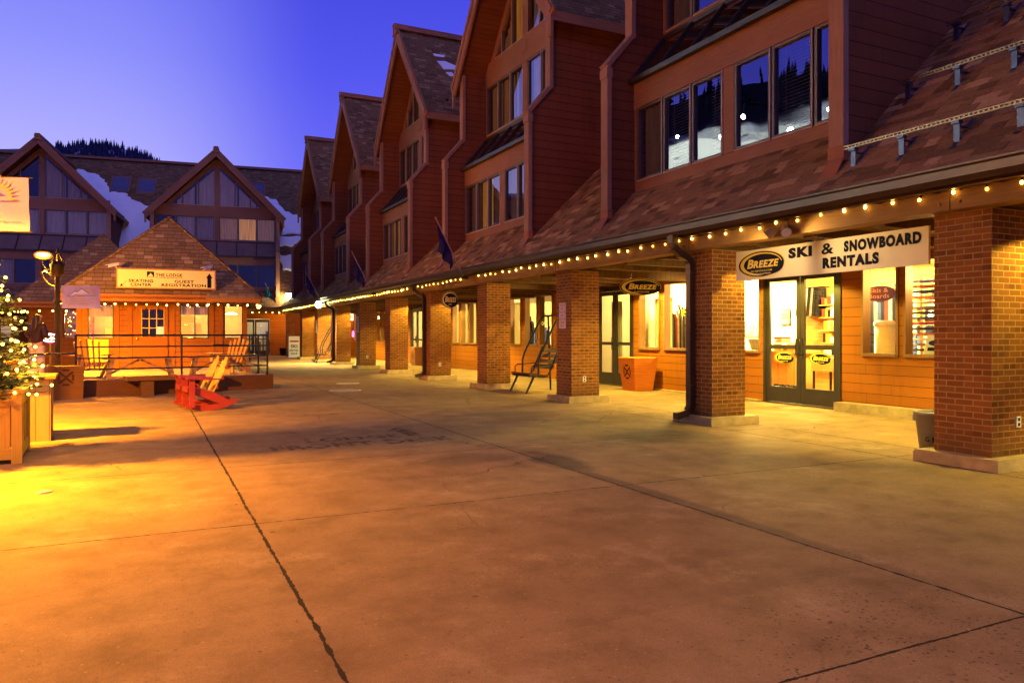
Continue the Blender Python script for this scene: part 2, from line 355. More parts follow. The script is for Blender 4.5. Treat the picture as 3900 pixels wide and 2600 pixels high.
d3 = wn.new('ShaderNodeVectorMath'); d3.operation = 'DOT_PRODUCT'; wt.links.new(tc.outputs['Generated'], d3.inputs[0]); d3.inputs[1].default_value = (0.10, -0.70, 0.70)
m3 = wn.new('ShaderNodeMapRange'); m3.interpolation_type = 'SMOOTHSTEP'; m3.inputs[1].default_value = 0.74; m3.inputs[2].default_value = 0.98; wt.links.new(d3.outputs['Value'], m3.inputs[0])
south = wn.new('ShaderNodeMix'); south.data_type = 'RGBA'; south.inputs[7].default_value = (0.42, 0.40, 1.45, 1); wt.links.new(m3.outputs[0], south.inputs[0]); wt.links.new(west_dim.outputs[2], south.inputs[6])  # bright blue lobe of unseen sky added to light the snow
adds = wn.new('ShaderNodeMix'); adds.data_type = 'RGBA'; adds.blend_type = 'ADD'; adds.inputs[0].default_value = 0.05
wt.links.new(south.outputs[2], adds.inputs[6]); wt.links.new(sky.outputs[0], adds.inputs[7]); wt.links.new(adds.outputs[2], bg.inputs[0]); bg.inputs[1].default_value = 1.0
sunl = bpy.data.lights.new('afterglow_sun', 'SUN'); sunl.energy = 0.03; sunl.angle = R(12); sunl.color = (0.8, 0.75, 1.0)
suno = bpy.data.objects.new('afterglow_sun', sunl); COL.objects.link(suno); suno.rotation_euler = (R(86), 0, R(180 - SUN_AZ))

# ------------------------------------------------------------------ plaza
def m_plaza():
    t = NT('plaza_concrete'); co = t.coord(); x, y, z = t.sep(co)
    wob = t.math('MULTIPLY', t.math('SUBTRACT', t.noise(co, 1.7, 5), 0.5), 0.035)
    xs = t.math('ADD', x, wob); ys = t.math('ADD', y, wob)
    def lines(c, arr, extra=None):
        m = None
        for a in arr:
            d = t.math('ABSOLUTE', t.math('SUBTRACT', c, a)); m = d if m is None else t.math('MINIMUM', m, d)
        return m
    dx = lines(xs, [-9.8, -6.4, -2.9, 0.76, 4.15, 8.06, 8.94]); dy = lines(ys, [-1.2, 2.36, 6.12, 8.85, 11.5, 14.6, 17.9, 21.3, 24.8, 28.4, 32, 36, 40, 44, 48])
    rag = t.ramp(t.noise(co, 14, 5), [(0.35, 0.35), (0.65, 1.4)])
    w = t.math('MULTIPLY', rag, 0.012)
    jx = t.math('LESS_THAN', dx, w); jy = t.math('LESS_THAN', dy, t.math('MULTIPLY', w, 0.75)); j = t.math('MAXIMUM', jx, jy)
    a = t.noise(co, 0.35, 5, 0.6); b = t.noise(co, 2.2, 6, 0.65); c = t.noise(co, 28, 5, 0.7)
    col = t.ramp(b, [(0.28, (0.26, 0.158, 0.08)), (0.5, (0.365, 0.225, 0.118)), (0.75, (0.44, 0.275, 0.148))])
    col = t.mix(0.4, col, t.ramp(a, [(0.35, 0.6), (0.65, 1.0)]), 'MULTIPLY')
    col = t.mix(0.35, col, t.ramp(c, [(0.3, 0.5), (0.7, 1.0)]), 'MULTIPLY')
    grit = t.new('ShaderNodeTexVoronoi', feature='F1'); grit.inputs['Scale'].default_value = 42; t.link(co, grit.inputs['Vector'])
    gsep = t.new('ShaderNodeSeparateColor'); t.link(grit.outputs['Color'], gsep.inputs[0])
    gm = t.math('MULTIPLY', t.math('LESS_THAN', grit.outputs['Distance'], t.math('ADD', 0.10, t.math('MULTIPLY', gsep.outputs[2], 0.22))), t.math('GREATER_THAN', gsep.outputs[0], t.ramp(t.noise(co, 0.9, 4), [(0.4, 0.97), (0.65, 0.72)])))
    col = t.mix(t.math('MULTIPLY', gm, 0.55), col, t.ramp(gsep.outputs[1], [(0.45, (0.10, 0.06, 0.03)), (0.6, (0.50, 0.36, 0.20))]))
    fine = t.noise(co, 110, 3, 0.7); col = t.mix(0.5, col, t.ramp(fine, [(0.32, 0.35), (0.6, 1.0)]), 'MULTIPLY')
    salt = t.ramp(t.noise(co, 1.1, 7, 0.72), [(0.56, 0.0), (0.74, 0.4)]); col = t.mix(salt, col, (0.50, 0.36, 0.22))
    gum = t.new('ShaderNodeTexVoronoi', feature='F1'); gum.inputs['Scale'].default_value = 1.6; t.link(co, gum.inputs['Vector'])
    col = t.mix(t.math('MULTIPLY', t.math('LESS_THAN', gum.outputs['Distance'], 0.035), 0.6), col, (0.07, 0.045, 0.025))
    # each slab was poured at its own time
    cxy = t.new('ShaderNodeCombineXYZ'); t.link(t.math('FLOOR', t.math('DIVIDE', t.math('SUBTRACT', x, 0.76), 3.4)), cxy.inputs[0]); t.link(t.math('FLOOR', t.math('DIVIDE', t.math('SUBTRACT', y, 0.4), 2.85)), cxy.inputs[1])
    wnz = t.new('ShaderNodeTexWhiteNoise', noise_dimensions='2D'); t.link(cxy.outputs[0], wnz.inputs['Vector']); col = t.mix(0.16, col, t.ramp(wnz.outputs[0], [(0, 0.3), (1, 1.0)]), 'MULTIPLY')
    # spalled, pitted patches
    pit = t.new('ShaderNodeTexVoronoi', feature='F1'); pit.inputs['Scale'].default_value = 30; t.link(co, pit.inputs['Vector'])
    patch = t.ramp(t.noise(co, 0.55, 3), [(0.48, 0.0), (0.60, 1.0)]); patch2 = t.ramp(t.noise(co, 3.0, 3), [(0.40, 0.0), (0.52, 1.0)])
    near = t.math('ADD', t.math('POWER', t.math('DIVIDE', t.math('SUBTRACT', x, 3.3), 1.0), 2.0), t.math('POWER', t.math('DIVIDE', t.math('SUBTRACT', y, 2.4), 0.9), 2.0))
    patch = t.math('MAXIMUM', t.math('MULTIPLY', patch, 0.6), t.ramp(t.math('ADD', near, t.math('MULTIPLY', t.math('SUBTRACT', t.noise(co, 3.5, 4), 0.5), 2.0)), [(0.5, 1.0), (1.0, 0.0)]))
    pm = t.math('MULTIPLY', t.math('MULTIPLY', t.math('LESS_THAN', pit.outputs['Distance'], t.math('MULTIPLY', t.noise(co, 11, 3), 0.46)), patch), patch2)
    col = t.mix(t.math('MULTIPLY', pm, 0.75), col, (0.07, 0.045, 0.035))
    # old water and salt stains
    def stain(cx, cy, rx, ry, dep):
        nonlocal col
        d = t.math('ADD', t.math('POWER', t.math('DIVIDE', t.math('SUBTRACT', x, cx), rx), 2.0), t.math('POWER', t.math('DIVIDE', t.math('SUBTRACT', y, cy), ry), 2.0))
        d = t.math('ADD', d, t.math('MULTIPLY', t.math('SUBTRACT', t.noise(co, 2.4, 4), 0.5), 1.6))
        m = t.ramp(d, [(0.25, dep), (1.0, 0.0)]); col = t.mix(m, col, (0.075, 0.055, 0.045))
    stain(6.6, 8.9, 1.0, 0.9, 0.65); stain(4.3, 7.6, 0.30, 0.9, 0.8); stain(6.0, 12.6, 1.2, 0.4, 0.5); stain(4.2, 5.6, 0.12, 3.0, 0.5); stain(3.4, 8.2, 0.8, 0.4, 0.4)
    # hairline cracks
    vr = t.new('ShaderNodeTexVoronoi', feature='DISTANCE_TO_EDGE'); vr.inputs['Scale'].default_value = 0.33
    dn = t.new('ShaderNodeTexNoise'); dn.inputs['Scale'].default_value = 3.0; dn.inputs['Detail'].default_value = 6; t.link(co, dn.inputs['Vector'])
    vm = t.new('ShaderNodeMix', data_type='RGBA', blend_type='LINEAR_LIGHT'); vm.inputs[0].default_value = 0.12; t.link(co, vm.inputs[6]); t.link(dn.outputs['Color'], vm.inputs[7]); t.link(vm.outputs[2], vr.inputs['Vector'])
    crk = t.math('MULTIPLY', t.math('LESS_THAN', vr.outputs['Distance'], 0.0022), t.ramp(t.noise(co, 0.4, 2), [(0.5, 0.0), (0.58, 1.0)]))
    col = t.mix(t.math('MULTIPLY', crk, 0.7), col, (0.06, 0.04, 0.03))
    col = t.mix(j, col, (0.035, 0.024, 0.018))
    t.base(col); t.rough(0.92); t.b.inputs['Specular IOR Level'].default_value = 0.06
    h = t.math('SUBTRACT', t.math('ADD', t.math('MULTIPLY', c, 0.25), t.math('MULTIPLY', b, 0.4)), t.math('ADD', t.math('MULTIPLY', j, 1.6), t.math('MULTIPLY', pm, 0.8)))
    t.bump(h, 0.55, 0.012); return t.m
b = MB(); b.poly([(-400, -300, 0), (400, -300, 0), (400, 1700, 0), (-400, 1700, 0)])
tag(b.build('plaza_ground', m_plaza()), 'worn brown concrete plaza with dark slab joints', 'plaza', kind='structure')

# stencilled words worn into the concrete
def m_stencil():
    t = NT('worn_stencil_paint'); co = t.coord(); f = t.noise(co, 9, 5)
    t.b.inputs['Base Color'].default_value = (0.035, 0.026, 0.03, 1); t.rough(0.8)
    t.link(t.math('MULTIPLY', t.ramp(f, [(0.40, 0.12), (0.60, 1.0)]), 0.62), t.b.inputs['Alpha']); return t.m
b = MB(); E3 = ((1, 0, 0), (0, 1, 0))
b.text('FRONT DESK', (1.42, 9.78, 0.004), *E3, 2.5, 0.42, 0.035); b.text('LODGE', (1.95, 10.36, 0.004), *E3, 1.35, 0.36, 0.035)
b.poly([(3.40, 10.45, 0.004), (3.60, 10.45, 0.004), (3.60, 11.1, 0.004), (3.40, 11.1, 0.004)])
b.poly([(3.28, 11.1, 0.004), (3.72, 11.1, 0.004), (3.50, 11.42, 0.004)])
tag(b.build('stencil_marking', m_stencil()), 'worn dark stencilled words LODGE FRONT DESK with an arrow on the concrete', 'ground marking')

# drain covers
def drain(x, y, r, label):
    b = MB(); b.lathe([(0.001, 0.012), (r * 0.86, 0.012), (r, 0.008), (r, 0.0)], (x, y, 0), 24); b.lathe([(r * 0.9, 0.016), (r * 0.95, 0.016)], (x, y, 0), 24)
    tag(b.build('drain_cover', m_cover), label, 'drain cover', 'round covers in the plaza')
m_cover = m_paint('cover_iron', (0.42, 0.36, 0.30), 0.4, 0.4, 8, 0.4, 0.2)
drain(4.66, 19.6, 0.42, 'pale round manhole cover in the concrete, the nearer of two towards the lit pillars')
drain(5.4, 22.4, 0.34, 'small pale round cover in the concrete, farther along towards the shops')
drain(-0.87, 8.2, 0.07, 'tiny round drain cap in the orange lit concrete')

# ------------------------------------------------------------------ mountains
def ridge_mesh(name, b0, b1, r0, r1, elev, mat, nb=90, nr=16, jitter=0.02):
    b = MB(); vs = []; rr = random.Random(3)
    for i in range(nb + 1):
        a = R(b0 + (b1 - b0) * i / nb)
        for j in range(nr + 1):
            f = j / nr; r = r0 + (r1 - r0) * f; e = elev(math.degrees(a)) * r1
            z = e * (f ** 1.35) * (1 + rr.uniform(-jitter, jitter) * (j < nr)) - 0.5
            vs.append((r * math.sin(a), r * math.cos(a), z))
    n = nr + 1
    fs = [(i * n + j, (i + 1) * n + j, (i + 1) * n + j + 1, i * n + j + 1) for i in range(nb) for j in range(nr)]
    b.add(vs, fs, True); return b.build(name, mat), vs, n
def lerp(pts, x):
    for (x0, y0), (x1, y1) in zip(pts, pts[1:]):
        if x <= x1: return y0 + (y1 - y0) * max(0, (x - x0)) / (x1 - x0)
    return pts[-1][1]
def m_hill():
    t = NT('snowy_hill'); co = t.coord(); f = t.noise(co, 0.012, 6, 0.6)
    t.base(t.ramp(f, [(0.44, (0.03, 0.035, 0.06)), (0.56, (0.55, 0.56, 0.62))])); t.rough(0.9); return t.m
HILL = m_hill()
el1 = lambda d: lerp([(-30, 0.19), (-14, 0.19), (-8, 0.206), (-5.5, 0.213), (-3.5, 0.221), (-2, 0.222), (-0.5, 0.217), (1.0, 0.203), (2.5, 0.186), (5, 0.15), (14, 0.10)], d)
o, mv, mn = ridge_mesh('mountain', -30, 14, 620, 1500, el1, HILL); tag(o, 'snowy wooded mountain far behind the roofs', 'mountain', kind='structure')
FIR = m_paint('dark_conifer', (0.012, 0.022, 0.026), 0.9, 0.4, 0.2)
FIRF = m_paint('hazy_conifer', (0.03, 0.03, 0.075), 0.9, 0.5, 0.05)  # distance haze is put into this bluer, lighter fir colour
def firs(name, n, b0, b1, ra, rb, r1, elev, h0, h1, seed, label, r0=620, dens=None):
    rr = random.Random(seed); b = MB()
    for _ in range(n):
        d = rr.uniform(b0, b1); r = ra + (rb - ra) * rr.random() ** 0.7; a = R(d)
        f = (r - r0) / (r1 - r0); z = elev(d) * r1 * f ** 1.35 - 0.5; h = rr.uniform(h0, h1); x = r * math.sin(a); y = r * math.cos(a)
        w = h * rr.uniform(0.17, 0.26)
        for k in range(4):
            zb = z + h * (0.08 + 0.22 * k); wk = w * (1 - 0.22 * k) * rr.uniform(0.85, 1.15); q = rr.uniform(0, 3)
            vs = [(x + wk * math.cos(q + 2.094 * i * 0.6), y + wk * math.sin(q + 2.094 * i * 0.6), zb - rr.uniform(0, h * 0.06)) for i in range(5)] + [(x, y, zb + h * 0.34)]
            b.add(vs, [(i, (i + 1) % 5, 5) for i in range(5)])
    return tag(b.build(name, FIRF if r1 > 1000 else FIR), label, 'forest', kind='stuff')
firs('conifer_wood', 560, -5.4, 1.8, 1395, 1499, 1500, el1, 8, 16, 5, 'dark conifer wood along the far ridge')
el2 = lambda d: lerp([(-90, 0.30), (-66, 0.34), (-58, 0.35), (-52, 0.31), (-46, 0.345), (-38, 0.33), (-30, 0.29), (-24, 0.10), (-20, 0.02)], d)
SLOPE = NT('groomed_slope'); _co = SLOPE.coord(); _f = SLOPE.noise(_co, 0.03, 5, 0.6); _z = SLOPE.sep(_co)[2]
_h = SLOPE.math('ADD', SLOPE.math('DIVIDE', _z, 100.0), SLOPE.math('MULTIPLY', SLOPE.math('SUBTRACT', _f, 0.5), 0.55))
SLOPE.base(SLOPE.ramp(_h, [(0.66, (0.62, 0.64, 0.64)), (0.72, (0.015, 0.016, 0.03))])); SLOPE.rough(0.9)
o, _, _ = ridge_mesh('ski_hill', -100, -20, 90, 300, el2, SLOPE.m); tag(o, 'floodlit ski hill that the dark upper windows mirror', 'hill', kind='structure')
firs('hillside_wood', 420, -95, -28, 262, 299, 300, el2, 4, 10, 9, 'dark conifers on the ski hill', r0=90)
b = MB()
for d, r in [(-43, 225), (-46, 240), (-50, 232), (-40, 246), (-54, 250), (-38, 228), (-60, 236), (-47, 256), (-63, 250), (-35, 240), (-57, 222)]:
    f = (r - 90) / 210; z = el2(d) * 300 * f ** 1.35 + 6; b.ball((r * math.sin(R(d)), r * math.cos(R(d)), z), 0.7, 8, 6)
    lamp('slope_light', 'SPOT', (r * math.sin(R(d)), r * math.cos(R(d)), z + 9), 260000, (0.92, 1.0, 0.78), 0.4, spot=R(128))
tag(b.build('slope_lights', m_emit('slope_lamp_glass', (0.9, 1.0, 0.8), 60)), 'floodlights burning on the ski hill', 'lights', kind='stuff')
# ------------------------------------------------------------------ shared building pieces
def roof_x(z): return 7.85 + (z - 3.27) / 0.9775
def roof_z(x): return 3.27 + (x - 7.85) * 0.9775
def pane_row(b, x, y0, y1, z0, z1, n, fw=0.05, gap=0.03):
    """n framed panes side by side in the plane x; material 0 frame, 1 glass, 2 bright edge"""
    w = (y1 - y0) / n
    for i in range(n):
        a = y0 + i * w + gap / 2; c = y0 + (i + 1) * w - gap / 2
        b.m = 0
        b.box(x - 0.03, x + 0.06, a, a + fw, z0, z1); b.box(x - 0.03, x + 0.06, c - fw, c, z0, z1)
        b.box(x - 0.03, x + 0.06, a + fw, c - fw, z0, z0 + fw); b.box(x - 0.03, x + 0.06, a + fw, c - fw, z1 - fw, z1)
        b.m = 2
        b.box(x - 0.045, x - 0.03, a - 0.004, a + 0.012, z0, z1); b.box(x - 0.045, x - 0.03, a + 0.012, c, z0 - 0.006, z0 + 0.012)
        b.m = 1
        b.poly([(x + 0.02, a + fw, z0 + fw), (x + 0.02, c - fw, z0 + fw), (x + 0.02, c - fw, z1 - fw), (x + 0.02, a + fw, z1 - fw)])
def FRONT(b, y0, y1, ym, W, zr, sl, XL, XU, root):          # boarded front of a dormer
    a, c = y0 + 0.14, y1 - 0.14
    b.box(XL - 0.02, XL + 0.10, a, c, 4.30, 4.58); b.box(XL - 0.05, XL + 0.12, a, c, 6.06, 6.58)
    b.box(XL - 0.03, XL + 0.09, ym - 0.13, ym + 0.13, 4.58, 6.06); b.box(XL - 0.03, XL + 0.09, a, a + 0.08, 4.58, 6.06); b.box(XL - 0.03, XL + 0.09, c - 0.08, c, 4.58, 6.06)
    b.box(XU - 0.02, XU + 0.1, a, c, 7.58, 7.74); b.box(XU - 0.05, XU + 0.12, a, c, 9.24, 9.98)
    b.box(XU - 0.04, XU + 0.09, ym - 0.13, ym + 0.13, 7.74, 9.24); b.box(XU - 0.03, XU + 0.09, a, a + 0.08, 7.74, 9.24); b.box(XU - 0.03, XU + 0.09, c - 0.08, c, 7.74, 9.24)
    soff = lambda t: zr - 0.34 - sl * t
    b.box(XU - 0.04, XU + 0.09, ym - 0.13, ym + 0.13, 9.98, soff(0.13))
    for s in (-1, 1):
        tb = (zr - 0.34 - 9.98) / sl
        b.prism([(XU - 0.03, ym + s * 0.13, soff(0.13)), (XU - 0.03, ym + s * tb, 9.98), (XU - 0.03, ym + s * (tb - 0.32), 9.98), (XU - 0.03, ym + s * 0.13, soff(0.13) - 0.42)], (0.11, 0, 0))
        b.prism([(XU - 0.02, ym + s * tb, 9.98), (XU - 0.02, ym + s * (W / 2 - 0.14), 9.98), (XU - 0.02, ym + s * (W / 2 - 0.14), soff(W / 2 - 0.14)), ], (0.1, 0, 0))
    b.box(XU - 0.07, XU - 0.05, ym - 0.16, ym + 0.16, 9.5, 9.8)
    return b.build('dormer', TRIM, root)
def make_dormer(root, y0, W, ze=9.28, zr=13.3, ov=0.35, GL=None, SLG=None):
    GL = GL or GLASSR
    y1 = y0 + W; ym = (y0 + y1) / 2; sl = (zr - ze) / (W / 2 + ov); XL = 9.0; XU = 9.72
    b = MB(); d = FRONT(b, y0, y1, ym, W, zr, sl, XL, XU, root)
    for ya, yb in ((y0, y0 + 0.14), (y1 - 0.14, y1)):     # the two side walls
        b = MB(); pts = [(8.36, ya, 3.72), (8.36, ya, 6.82), (8.95, ya, 7.53), (8.95, ya, ze + 0.42), (roof_x(ze + 0.42) + 0.1, ya, ze + 0.42)]
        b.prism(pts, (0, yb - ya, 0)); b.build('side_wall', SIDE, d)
    for ya in (y0 + 0.07, y1 - 0.07):                    # posts on the wall edges
        b = MB(); w = 0.12
        b.m = 0; b.box(8.28, 8.38, ya - w, ya + w, 3.98, 6.86); b.box(8.87, 8.97, ya - w, ya + w, 7.5, ze + 0.3)
        b.bar((8.28, ya, 6.84), (8.95, ya, 7.60), 2 * w + 0.03, 0.09, (0, 0, 1))
        b.box(8.26, 8.40, ya - w - 0.015, ya + w + 0.015, 6.62, 6.80)
        b.m = 1; b.box(8.275, 8.39, ya - w - 0.012, ya + w + 0.012, 3.78, 3.98)
        b.prism([(8.28, ya - w - 0.01, 3.78), (8.13, ya - w - 0.01, roof_z(8.13) + 0.01), (8.13, ya - w - 0.01, roof_z(8.13) + 0.03), (8.28, ya - w - 0.01, 3.82)], (0, 2 * w + 0.02, 0))
        b.build('corner_post', [TRIMV, FLASH], d)
    a, c = y0 + 0.14, y1 - 0.14
    soff = lambda t: zr - 0.34 - sl * t
    for s in (-1, 1):                                    # six window groups
        lo, hi = (a + 0.08, ym - 0.13) if s < 0 else (ym + 0.13, c - 0.08)
        b = MB(); pane_row(b, XL, lo, hi, 4.58, 6.06, 3); b.build('window', [FRAMEB, GL, FRAMEL], d)
        b = MB(); pane_row(b, XU, lo, hi, 7.74, 9.24, 3); b.build('window', [FRAMEB, GL, FRAMEL], d)
        b = MB(); tb = (zr - 0.34 - 9.98) / sl - 0.34
        cuts = [0.13, 0.13 + (tb - 0.13) * 0.38, 0.13 + (tb - 0.13) * 0.74, tb]
        top = lambda t: soff(t) - 0.40
        for t0, t1 in zip(cuts, cuts[1:]):
            b.m = 1; e = 0.04
            P = [(ym + s * (t0 + e), 9.98 + e), (ym + s * (t1 - e), 9.98 + e), (ym + s * (t1 - e), max(9.98 + e, top(t1))), (ym + s * (t0 + e), top(t0))]
            b.poly([(XU + 0.02, y, z) for y, z in P])
            b.m = 0
            if t1 < tb: b.box(XU - 0.03, XU + 0.06, ym + s * t1 - 0.045, ym + s * t1 + 0.045, 9.98, top(t1) + 0.06)
            b.m = 2; b.box(XU - 0.045, XU - 0.03, min(ym + s * t0, ym + s * t1), max(ym + s * t0, ym + s * t1), 9.975, 10.0)
            yy = ym + s * t0; b.box(XU - 0.045, XU - 0.03, yy - 0.008 + s * 0.03, yy + 0.008 + s * 0.03, 10.0, top(t0))
        b.build('window', [FRAMEB, GL, FRAMEL], d)
    b = MB(); n = 6                                      # sloping glass between the storeys
    p = lambda y, f, dz=0: (XL - 0.13 + (XU - XL + 0.12) * f, y, 6.60 + 1.02 * f + dz)
    b.m = 0; b.poly([p(a, 0), p(c, 0), p(c, 1), p(a, 1)])
    b.m = 1
    for i in range(n + 1):
        y = a + 0.03 + (c - a - 0.06) * i / n; b.bar(p(y, 0, 0.02), p(y, 1, 0.02), 0.06, 0.07)
    b.bar(p(a, 0, 0.0), p(c, 0, 0.0), 0.12, 0.10); b.bar(p(a, 1, 0.02), p(c, 1, 0.02), 0.08, 0.08)
    b.build('sloping_glass' if SLG is None else 'sloping_panel', [SLG or GL, BRONZE], d)
    b = MB()                                             # room lining seen through the glass
    b.prism([(11.6, a, 4.3), (11.6, c, 4.3), (11.6, c, soff(W / 2 - 0.14) - 0.02), (11.6, ym, soff(0) - 0.02), (11.6, a, soff(W / 2 - 0.14) - 0.02)], (0.05, 0, 0)); b.box(XL + 0.13, 11.6, a, c, 4.32, 4.36); b.box(XU + 0.13, 11.6, a, c, 7.5, 7.56); b.box(10.3, 11.6, ym - 0.04, ym + 0.04, 4.36, 7.5)
    b.build('room_lining', DARK, d)
    b = MB()                                             # gable roof
    for s in (-1, 1):
        ye = ym + s * (W / 2 + ov)
        pts = [(8.76, ym, zr), (8.80, ye, ze), (roof_x(ze) + 0.3, ye, ze), (roof_x(zr) + 0.3, ym, zr)]
        b.prism(pts, (0, 0, -0.24), (0, 1, 2))
    b.build('dormer_roof', [SHING, TRIM, SOFF], d)
    b = MB(); nrm = Vector((0, sl, 1)).normalized()
    for s in (-1, 1):
        ye = ym + s * (W / 2 + ov)
        b.bar((8.73, ym, zr - 0.14), (8.77, ye, ze - 0.14), 0.07, 0.40, (0, s * sl, 1)); b.bar((8.70, ym, zr - 0.02), (8.72, ye + s * 0.02, ze - 0.02), 0.05, 0.13, (0, s * sl, 1))
        b.box(8.72, 8.80, min(ye, ye - s * 0.12), max(ye, ye - s * 0.12), ze - 0.62, ze - 0.1)
    b.build('rake_board', TRIM, d)
    b = MB(); b.box(8.60, roof_x(zr) + 0.2, ym - 0.17, ym + 0.17, zr - 0.02, zr + 0.14); b.box(8.58, roof_x(zr) + 0.2, ym - 0.13, ym + 0.13, zr + 0.14, zr + 0.19)
    b.prism([(8.62, ym - 0.3, zr - 0.2), (8.62, ym + 0.3, zr - 0.2), (8.62, ym, zr + 0.12)], (0.15, 0, 0)); b.build('ridge_cap', TRIM, d)
    return d
FLASH = m_paint('copper_flashing', (0.34, 0.12, 0.05), 0.5, 0.2)
def dress(d, pane, y0, W, mat, kind, f0=0.0, f1=1.0):
    """curtain or blind behind one pane: pane 0-5 lower row, 6-11 upper row, 12-17 gable; counted from y0 up"""
    y1 = y0 + W; ym = (y0 + y1) / 2; a, c = y0 + 0.22, y1 - 0.22; g = pane % 6; row = pane // 6
    lo, hi = (a, ym - 0.13) if g < 3 else (ym + 0.13, c); w = (hi - lo) / 3; p0 = lo + (g % 3) * w
    ya, yb = p0 + 0.05 + (w - 0.1) * f0, p0 + 0.05 + (w - 0.1) * f1
    x = (9.16, 9.88, 9.88)[row]; z0 = (4.60, 7.76, 9.99)[row]; z1 = (6.05, 9.23, 10.0)[row]
    b = MB()
    if kind == 'blind':
        n = int((z1 - z0) / 0.055)
        for i in range(n):
            z = z0 + (i + 0.5) * (z1 - z0) / n; b.prism([(x - 0.018, ya, z - 0.012), (x + 0.018, ya, z + 0.012), (x + 0.018, ya, z + 0.015), (x - 0.018, ya, z - 0.009)], (0, yb - ya, 0))
        for yy in (ya + 0.1, yb - 0.1): b.box(x - 0.022, x - 0.019, yy - 0.004, yy + 0.004, z0, z1)
        return b.build('blind', mat, d)
    if row == 2:
        sl = (13.3 - 9.28) / (W / 2 + 0.35); zt = lambda y: 13.3 - 0.76 - sl * abs(y - ym)
    else: zt = lambda y: z1
    n = max(4, int((yb - ya) / 0.05)); vs = []
    for i in range(n + 1):
        y = ya + (yb - ya) * i / n; xx = x + 0.03 * math.sin(i * 1.9); vs += [(xx, y, z0), (xx, y, max(z0 + 0.02, zt(y)))]
    b.add(vs, [(2 * i, 2 * i + 2, 2 * i + 3, 2 * i + 1) for i in range(n)], True)
    return b.build('curtain', mat, d)
CUR_LIT = m_cloth('lit_orange_curtain', (0.85, 0.36, 0.06), emit=0.6)  # these curtains glow by themselves in place of lamps in the rooms
CUR_GLOW = m_cloth('warm_curtain', (0.55, 0.26, 0.08), emit=0.25)
CUR_DIM = m_cloth('dim_curtain', (0.40, 0.26, 0.16), emit=0.05)
CUR_PALE = m_cloth('pale_curtain', (0.70, 0.60, 0.60), emit=0.07)
BLIND = m_paint('blind_slats', (0.50, 0.45, 0.42), 0.5, 0.1)

# ------------------------------------------------------------------ the row of shops
row = thing('row_building', 'long brown row of shops with brick pillars and five steep gabled dormers', 'building', (12.15, 27, 0), world=True)
Y0, Y1 = -5.0, 51.6
DN = [7.07 + 9.12 * k for k in range(5)]; DW = 5.8
PIL = [5.05 + 4.48 * k for k in range(-1, 10)]
b = MB()                                               # main roof
x1, z1 = roof_x(13.25), 13.25
spans = []; y = Y0
for a in DN: spans.append((y, a + 0.05)); y = a + DW - 0.05
spans.append((y, Y1))
for ya, yb in spans: b.prism([(7.85, ya, 3.27), (7.85, yb, 3.27), (x1, yb, z1), (x1, ya, z1)], (0.0, 0, -0.12), (0, 1, 1))
for a in DN: b.prism([(7.85, a + 0.05, 3.27), (7.85, a + DW - 0.05, 3.27), (9.02, a + DW - 0.05, roof_z(9.02)), (9.02, a + 0.05, roof_z(9.02))], (0, 0, -0.12), (0, 1, 1))
b.prism([(x1, Y0, z1), (x1, Y1, z1), (x1 + 10.2, Y1, 3.27), (x1 + 10.2, Y0, 3.27)], (0, 0, -0.12), (0, 1, 1))
b.build('roof', [SHING, TRIM], row)
SHM = [m_paint('shingle_' + n, c, 0.9, 0.3, 30, 0, 0.5) for n, c in (('dark', (0.17, 0.082, 0.032)), ('brown', (0.27, 0.132, 0.05)), ('mid', (0.33, 0.162, 0.062)), ('tan', (0.52, 0.28, 0.11)))]
rr = random.Random(77); b = MB(); sx, sz = 0.7151, 0.6990; nx, nz = -0.6990, 0.7151        # lapped shingles laid course by course where the roof is near
def lay(ya, yb, s1):
    r = 0; s0 = 0.01
    while s0 < s1:
        y = ya + rr.uniform(-0.25, 0.0)
        while y < yb:
            w = rr.choice((0.16, 0.22, 0.30, 0.36)); y0, y1 = max(ya, y), min(yb, y + w - 0.004); y += w
            if y1 - y0 < 0.02: continue
            b.m = rr.choice((0, 0, 1, 1, 1, 2, 2, 2, 2, 3)); t0 = rr.choice((0.010, 0.013, 0.020)); a = s0 + rr.uniform(-0.014, 0.004); e = min(s0 + 0.165, s1)
            p = lambda s, y_, h: (7.85 + s * sx + h * nx, y_, 3.27 + s * sz + h * nz)
            b.add([p(a, y0, 0.001), p(a, y1, 0.001), p(e, y1, 0.001), p(e, y0, 0.001), p(a + rr.uniform(0, .006), y0, t0), p(a + rr.uniform(0, .006), y1, t0), p(e, y1, 0.004), p(e, y0, 0.004)], [(0, 1, 5, 4), (4, 5, 6, 7), (1, 2, 6, 5), (0, 4, 7, 3)])
        s0 += 0.145; r += 1
for ya, yb in spans[:3]: lay(max(ya, -1.0), yb - 0.06 if yb < 40 else yb, 8.6)
for a in DN[:3]: lay(a + 0.0, a + DW, 1.57)
b.build('roof_shingles', SHM, row)
GB = m_paint('snow_guard_blue', (0.06, 0.07, 0.13), 0.3, 0.2, 5, 0.5); GR = m_paint('guard_rail_metal', (0.30, 0.20, 0.11), 0.3, 0.2, 5, 0.7)
